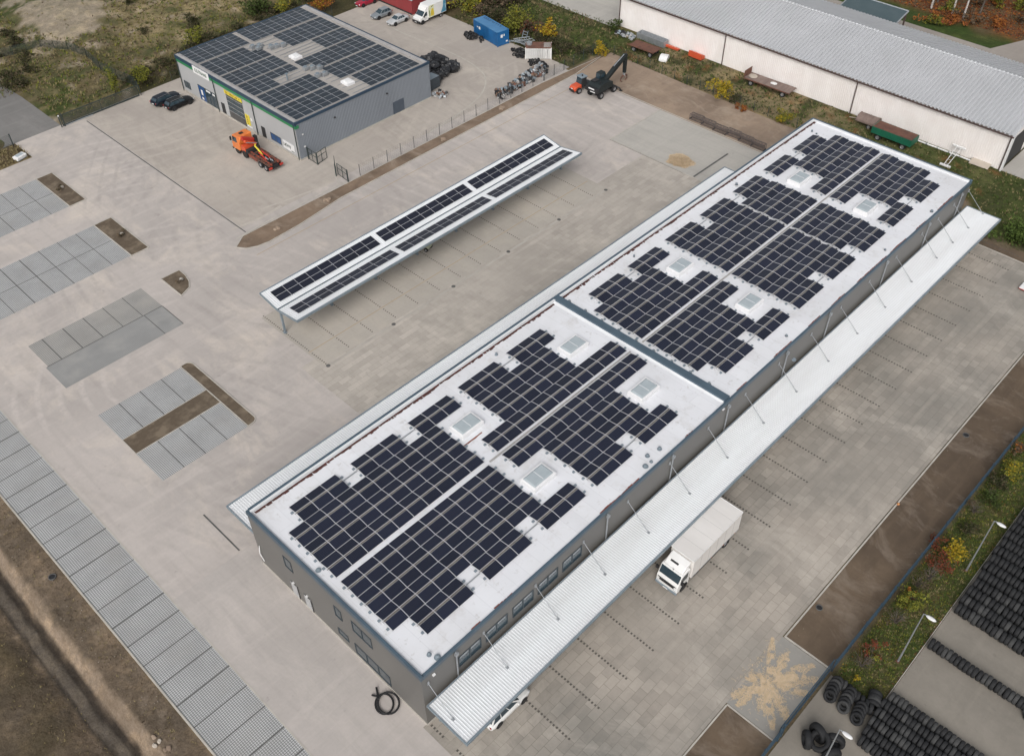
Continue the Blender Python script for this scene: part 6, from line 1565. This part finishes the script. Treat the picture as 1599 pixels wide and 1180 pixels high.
for k, (x, y, n) in enumerate(((37.9, 127.6, 200), (37.9, 110.9, 140), (38.1, 96.4, 60))):
    shrub(('low dry plant in the planting bed farthest from the camera', 'low dry plant around a stone in the middle planting bed', 'small withered plant in the quarter round planting bed')[k], x, y, .5, .6, [m_lb, m_ld], n, .16, seed=400 + k, twig=6)
    t = thing('boulder', ('pale stone in the planting bed farthest from the camera', 'pale stone in the middle planting bed', 'dark stone in the quarter round planting bed')[k], 'stone', (x + .2, y + .1, .05)); b = MB(); b.blob((0, 0, .15), .32, (1, .8, .6), k, 2, .3); b.build('rock', m_kerb, t)
# birches and bare trees of the wood edge
random.seed(77)
def tree(label, x, y, h, lean, bark, mats, n, seed, r=2.4):
    t = thing('tree', label, 'tree', (x, y, 0), 0, 'trees at the wood edge'); rng = random.Random(seed)
    b = MB(); pts = [(lean[0] * s * h + rng.uniform(-.1, .1) * s, lean[1] * s * h, s * h) for s in (0, .25, .5, .75, 1)]
    b.tube(pts, .20, 8, taper=.05); b.build('trunk', bark, t)
    b = MB()
    for i in range(14):
        s = rng.uniform(.3, .95); a = rng.uniform(0, 6.3); L = rng.uniform(1.2, 3.0) * (1.15 - s); p = Vector((lean[0] * s * h, lean[1] * s * h, s * h))
        q = p + Vector((math.cos(a), math.sin(a), rng.uniform(.4, 1.0))) * L; b.tube([p, (p + q) / 2 + Vector((0, 0, .15)), q], .05, 4, taper=.012)
        for j in range(3): b.tube([(p + q) / 2, q + Vector((rng.uniform(-.8, .8), rng.uniform(-.8, .8), rng.uniform(.1, .9)))], .02, 3, taper=.006)
    b.build('limb', m_bark, t)
    b = MB(); leaves(b, (lean[0] * h * .7, lean[1] * h * .7, h * .68), (r, r, h * .36), n, .3, len(mats), seed); b.build('crown', mats, t, fixn=False)
TL = [('pale birch with leaning trunk nearest the grass at the wood edge', px(1502, 34), 11, (.08, .02), m_birch, 300), ('pale birch left of the leaning one at the wood edge', px(1487, 22), 11, (.05, .03), m_birch, 300), ('thin pale trunk left of the two birches', px(1454, 13), 9, (.05, .02), m_birch, 250)]
for k, (lb, (x, y), h, ln_, bk, n) in enumerate(TL): tree(lb, x, y, h, ln_, bk, [m_lyg, m_lo, m_lb], n, 500 + k)
for k in range(16):
    x, y = px(random.uniform(1420, 1640), random.uniform(-30, 30)); 
    if x < 178.5: x = 178.5 + random.uniform(0, 6)
    tree('bare grey tree among the leaf litter of the wood', x, y, random.uniform(7, 11), (random.uniform(-.08, .1), random.uniform(-.05, .05)), m_bark, [m_lb, m_lyg, m_lo], 220, 520 + k)
for k in range(12):
    x, y = px(random.uniform(1425, 1600), random.uniform(4, 52))
    if x < 177 + (56 - y) * -.03: x += 4
    shrub('low %s undergrowth bush below the wood edge trees' % ('orange', 'yellow green', 'brown')[k % 3], x, y, random.uniform(1.2, 2.4), random.uniform(1.4, 2.4), ([m_lo, m_lr, m_lb], [m_lyg, m_ld, m_lb], [m_lb, m_lo])[k % 3], 600, .3, seed=600 + k, group='undergrowth bushes of the wood, %s' % ('orange', 'yellow green', 'brown')[k % 3])
# bushes that fill the rough land; drawn from a few moulds
random.seed(90)
def hedge(n, area, lab, grp, mts, h0=1.2, h1=2.6, test=None):
    pr = [shrub(lab, -500, -500, 2.0, 1.5, mts, 650, .26, seed=700 + len(grp) + k, group=grp) for k in range(3)]
    done = 0; tries = 0
    while done < n and tries < 4000:
        tries += 1
        x, y = random.uniform(area[0], area[1]), random.uniform(area[2], area[3])
        if test and not test(x, y): continue
        if wild(x, y, 2.5) < .75: continue
        ok, qx, qy = in_view(x, y, 1, 10)
        if not ok: continue
        s = random.uniform(h0, h1) / 2.0; z = max(ground_z(x, y) - .05, -.1)
        if done < 3: o = pr[done]; o.location = (x, y, z); o.rotation_euler = (0, 0, random.uniform(0, 6)); o.scale = (s * 1.2, s * 1.2, s)
        else:
            o = dup(pr[done % 3], (x, y, z), random.uniform(0, 6.3)); o.scale = (s * random.uniform(.9, 1.5), s * random.uniform(.9, 1.5), s)
        done += 1
    for k in range(done, 3):
        for ch in list(pr[k].children): bpy.data.objects.remove(ch)
        bpy.data.objects.remove(pr[k])
hedge(62, (61.5, 104, 145.8, 157), 'dark olive bush in the thicket along the rear left side of the workshop', 'bushes beside the workshop', [m_ld, m_lb, m_lg], .7, 1.7, test=lambda x, y: y < 151 + (x - 62) * .12)
hedge(26, (116.5, 124, 99.5, 126), 'olive bush in the thicket between scrap yard and barn grass', 'bushes behind the containers', [m_ld, m_lb, m_lyg], .8, 2.0, test=lambda x, y: x > 116.5 + max(0, 104 - y) * .0)
hedge(14, (40, 130, 158, 215), 'brown olive bush scattered on the rough land at the top edge', 'bushes on the rough land', [m_ld, m_lb, m_lyg], .6, 1.8, test=lambda x, y: not (55 < x < 76 and y > 166))
hedge(20, (116.5, 131, 124, 150), 'brown bush in the thicket behind the red building', 'bushes behind the red building', [m_lb, m_ld, m_lo], 1.2, 2.8)
# grass and weeds
random.seed(12)
def tufts(name, n, area, mats, h, test=None, wd=.03, blades=5):
    b = MB(); done = 0; tries = 0
    while done < n and tries < n * 12:
        tries += 1
        x, y = random.uniform(area[0], area[1]), random.uniform(area[2], area[3])
        if test and not test(x, y): continue
        ok, qx, qy = in_view(x, y, .1, 6)
        if not ok: continue
        z = max(ground_z(x, y), -1.6); done += 1; mi = random.randrange(len(mats)); s = random.uniform(.5, 1.5)
        for k in range(blades):
            a = random.uniform(0, 6.3); r = random.uniform(.02, .14) * s; L = h * s * random.uniform(.6, 1.2); w_ = wd * s
            c = Vector((x + math.cos(a) * r, y + math.sin(a) * r, z)); tip = c + Vector((math.cos(a) * L * .7, math.sin(a) * L * .7, L)); nn = Vector((-math.sin(a), math.cos(a), 0)) * w_
            b.add([c - nn, c + nn, tip], [(0, 1, 2)], mi)
    return tag(b.build(name, mats, fixn=False), kind='stuff')
tufts('grass', 6500, (47.3, 92, 4.25, 8.3), [m_grass, m_grass, m_lg, m_lyg, m_grassdry], .13, wd=.025)
tufts('fallen_leaves', 900, (47.3, 92, 4.3, 8.4), [m_lr, m_lo, m_ly, m_lb], .04, wd=.07, blades=2, test=lambda x, y: fbm(x, y, .5, 3) > .0)
tufts('fallen_leaves', 900, (49, 62, 2.4, 4.3), [m_lr, m_lb], .04, wd=.08, blades=2, test=lambda x, y: y > 4.15 - 1.5 * abs(fbm(x, y, .6, 3)) - .2)
tufts('weeds', 6000, (40, 112, 145.5, 205), [m_grass, m_grassdry, m_grassdry, m_lb, m_lyg], .30, wd=.05, test=lambda x, y: wild(x, y, 1.5) > .5 and not (((x - 65.5) ** 2 / 60. + (y - 184) ** 2 / 200.) < 1 and random.random() < .97) and not (x < 47 and y < 158.5))
tufts('weeds', 4200, (115.5, 133.5, 60, 128), [m_grass, m_grassdry, m_ld, m_lg], .26, wd=.05, test=lambda x, y: x > 124.2 or y > 99.3)
tufts('weeds', 2200, (116.8, 134, 22, 60), [m_grass, m_lg, m_grassdry], .2, wd=.045, test=lambda x, y: x > 124 or y < 31)
tufts('weeds', 260, (30, 39, 139.2, 144), [m_grassdry, m_lb, m_grassdry], .3, wd=.05)
tufts('weeds', 500, (-3, 6.2, 36, 88), [m_grassdry, m_lb, m_lb], .13, wd=.025, test=lambda x, y: x < 1.0 or x > 4)
tufts('fallen_leaves', 2600, (174, 200, 30, 80), [m_lo, m_lr, m_lb], .12, wd=.14, blades=3, test=lambda x, y: x > 177.5)
# small stones and bits on the bare soil
b = MB(); random.seed(14)
for i in range(260):
    x, y = random.choice(((random.uniform(48, 112), random.uniform(9, 13.2)), (random.uniform(115, 123), random.uniform(56, 96)), (random.uniform(50, 112), random.uniform(96.8, 98.3)), (random.uniform(3.9, 6.3), random.uniform(40, 90))))
    b.blob((x, y, max(0.03, ground_z(x, y) + .03)), random.uniform(.02, .065), (1, .8, .6), i, 1, .3)
tag(b.build('pebbles', M('soil stones', (.30, .26, .21), (.18, .15, .12), 1, .9)), kind='stuff')
for i, (q, r, lb) in enumerate((((1508, 680), .28, 'dark round manhole ring in the bare strip, farther one'), ((1279, 949), .26, 'dark round manhole ring in the bare strip, nearer one'), ((82, 901), .3, 'dark round shaft cover beside the paver strip near the ditch'))):
    x, y = at(*q); t = thing('manhole_ring', lb, 'manhole', (x, y, .02)); b = MB(); b.lathe([(r, 0), (r * 1.25, 0), (r * 1.2, .12), (r, .12)], (0, 0, 0), 'z', 16); b.build('ring', m_div, t); b = MB(); b.cyl((0, 0, .03), (0, 0, 1), r, .04, 16); b.build('opening', m_black, t)
t = thing('marker_stone', 'small orange marker stone at the slab edge', 'stone', (*at(1402, 788), .05)); b = MB(); b.blob((0, 0, .1), .16, (1, .9, .8), 3, 2, .25); b.build('rock', M('orange stone', (.55, .25, .10), None, 3, .8), t)
t = thing('rubble_heap', 'small rubble heap in the end of the ditch bank', 'rubble', (*at(250, 1160), -.15)); 
for i in range(6): b = MB(); b.blob((random.uniform(-.6, .6), random.uniform(-1, 1), .1), random.uniform(.1, .22), (1, 1.3, .4), i, 2, .5); b.build('lump', m_pale if i % 2 else m_soilr, t)
for i, (x, y) in enumerate(((84.6, 97.3), (62.2, 97.2), (53.4, 97.0), (97.5, 97.5))):
    b = MB(); 
    for k in range(7): b.blob((random.uniform(-.5, .5), random.uniform(-.35, .35), .05), random.uniform(.15, .35), (1, 1, .5), k + i * 9, 2, .4)
    tag(b.build('earth_mound', m_soilr, loc=(x, y, .05)), kind='structure')
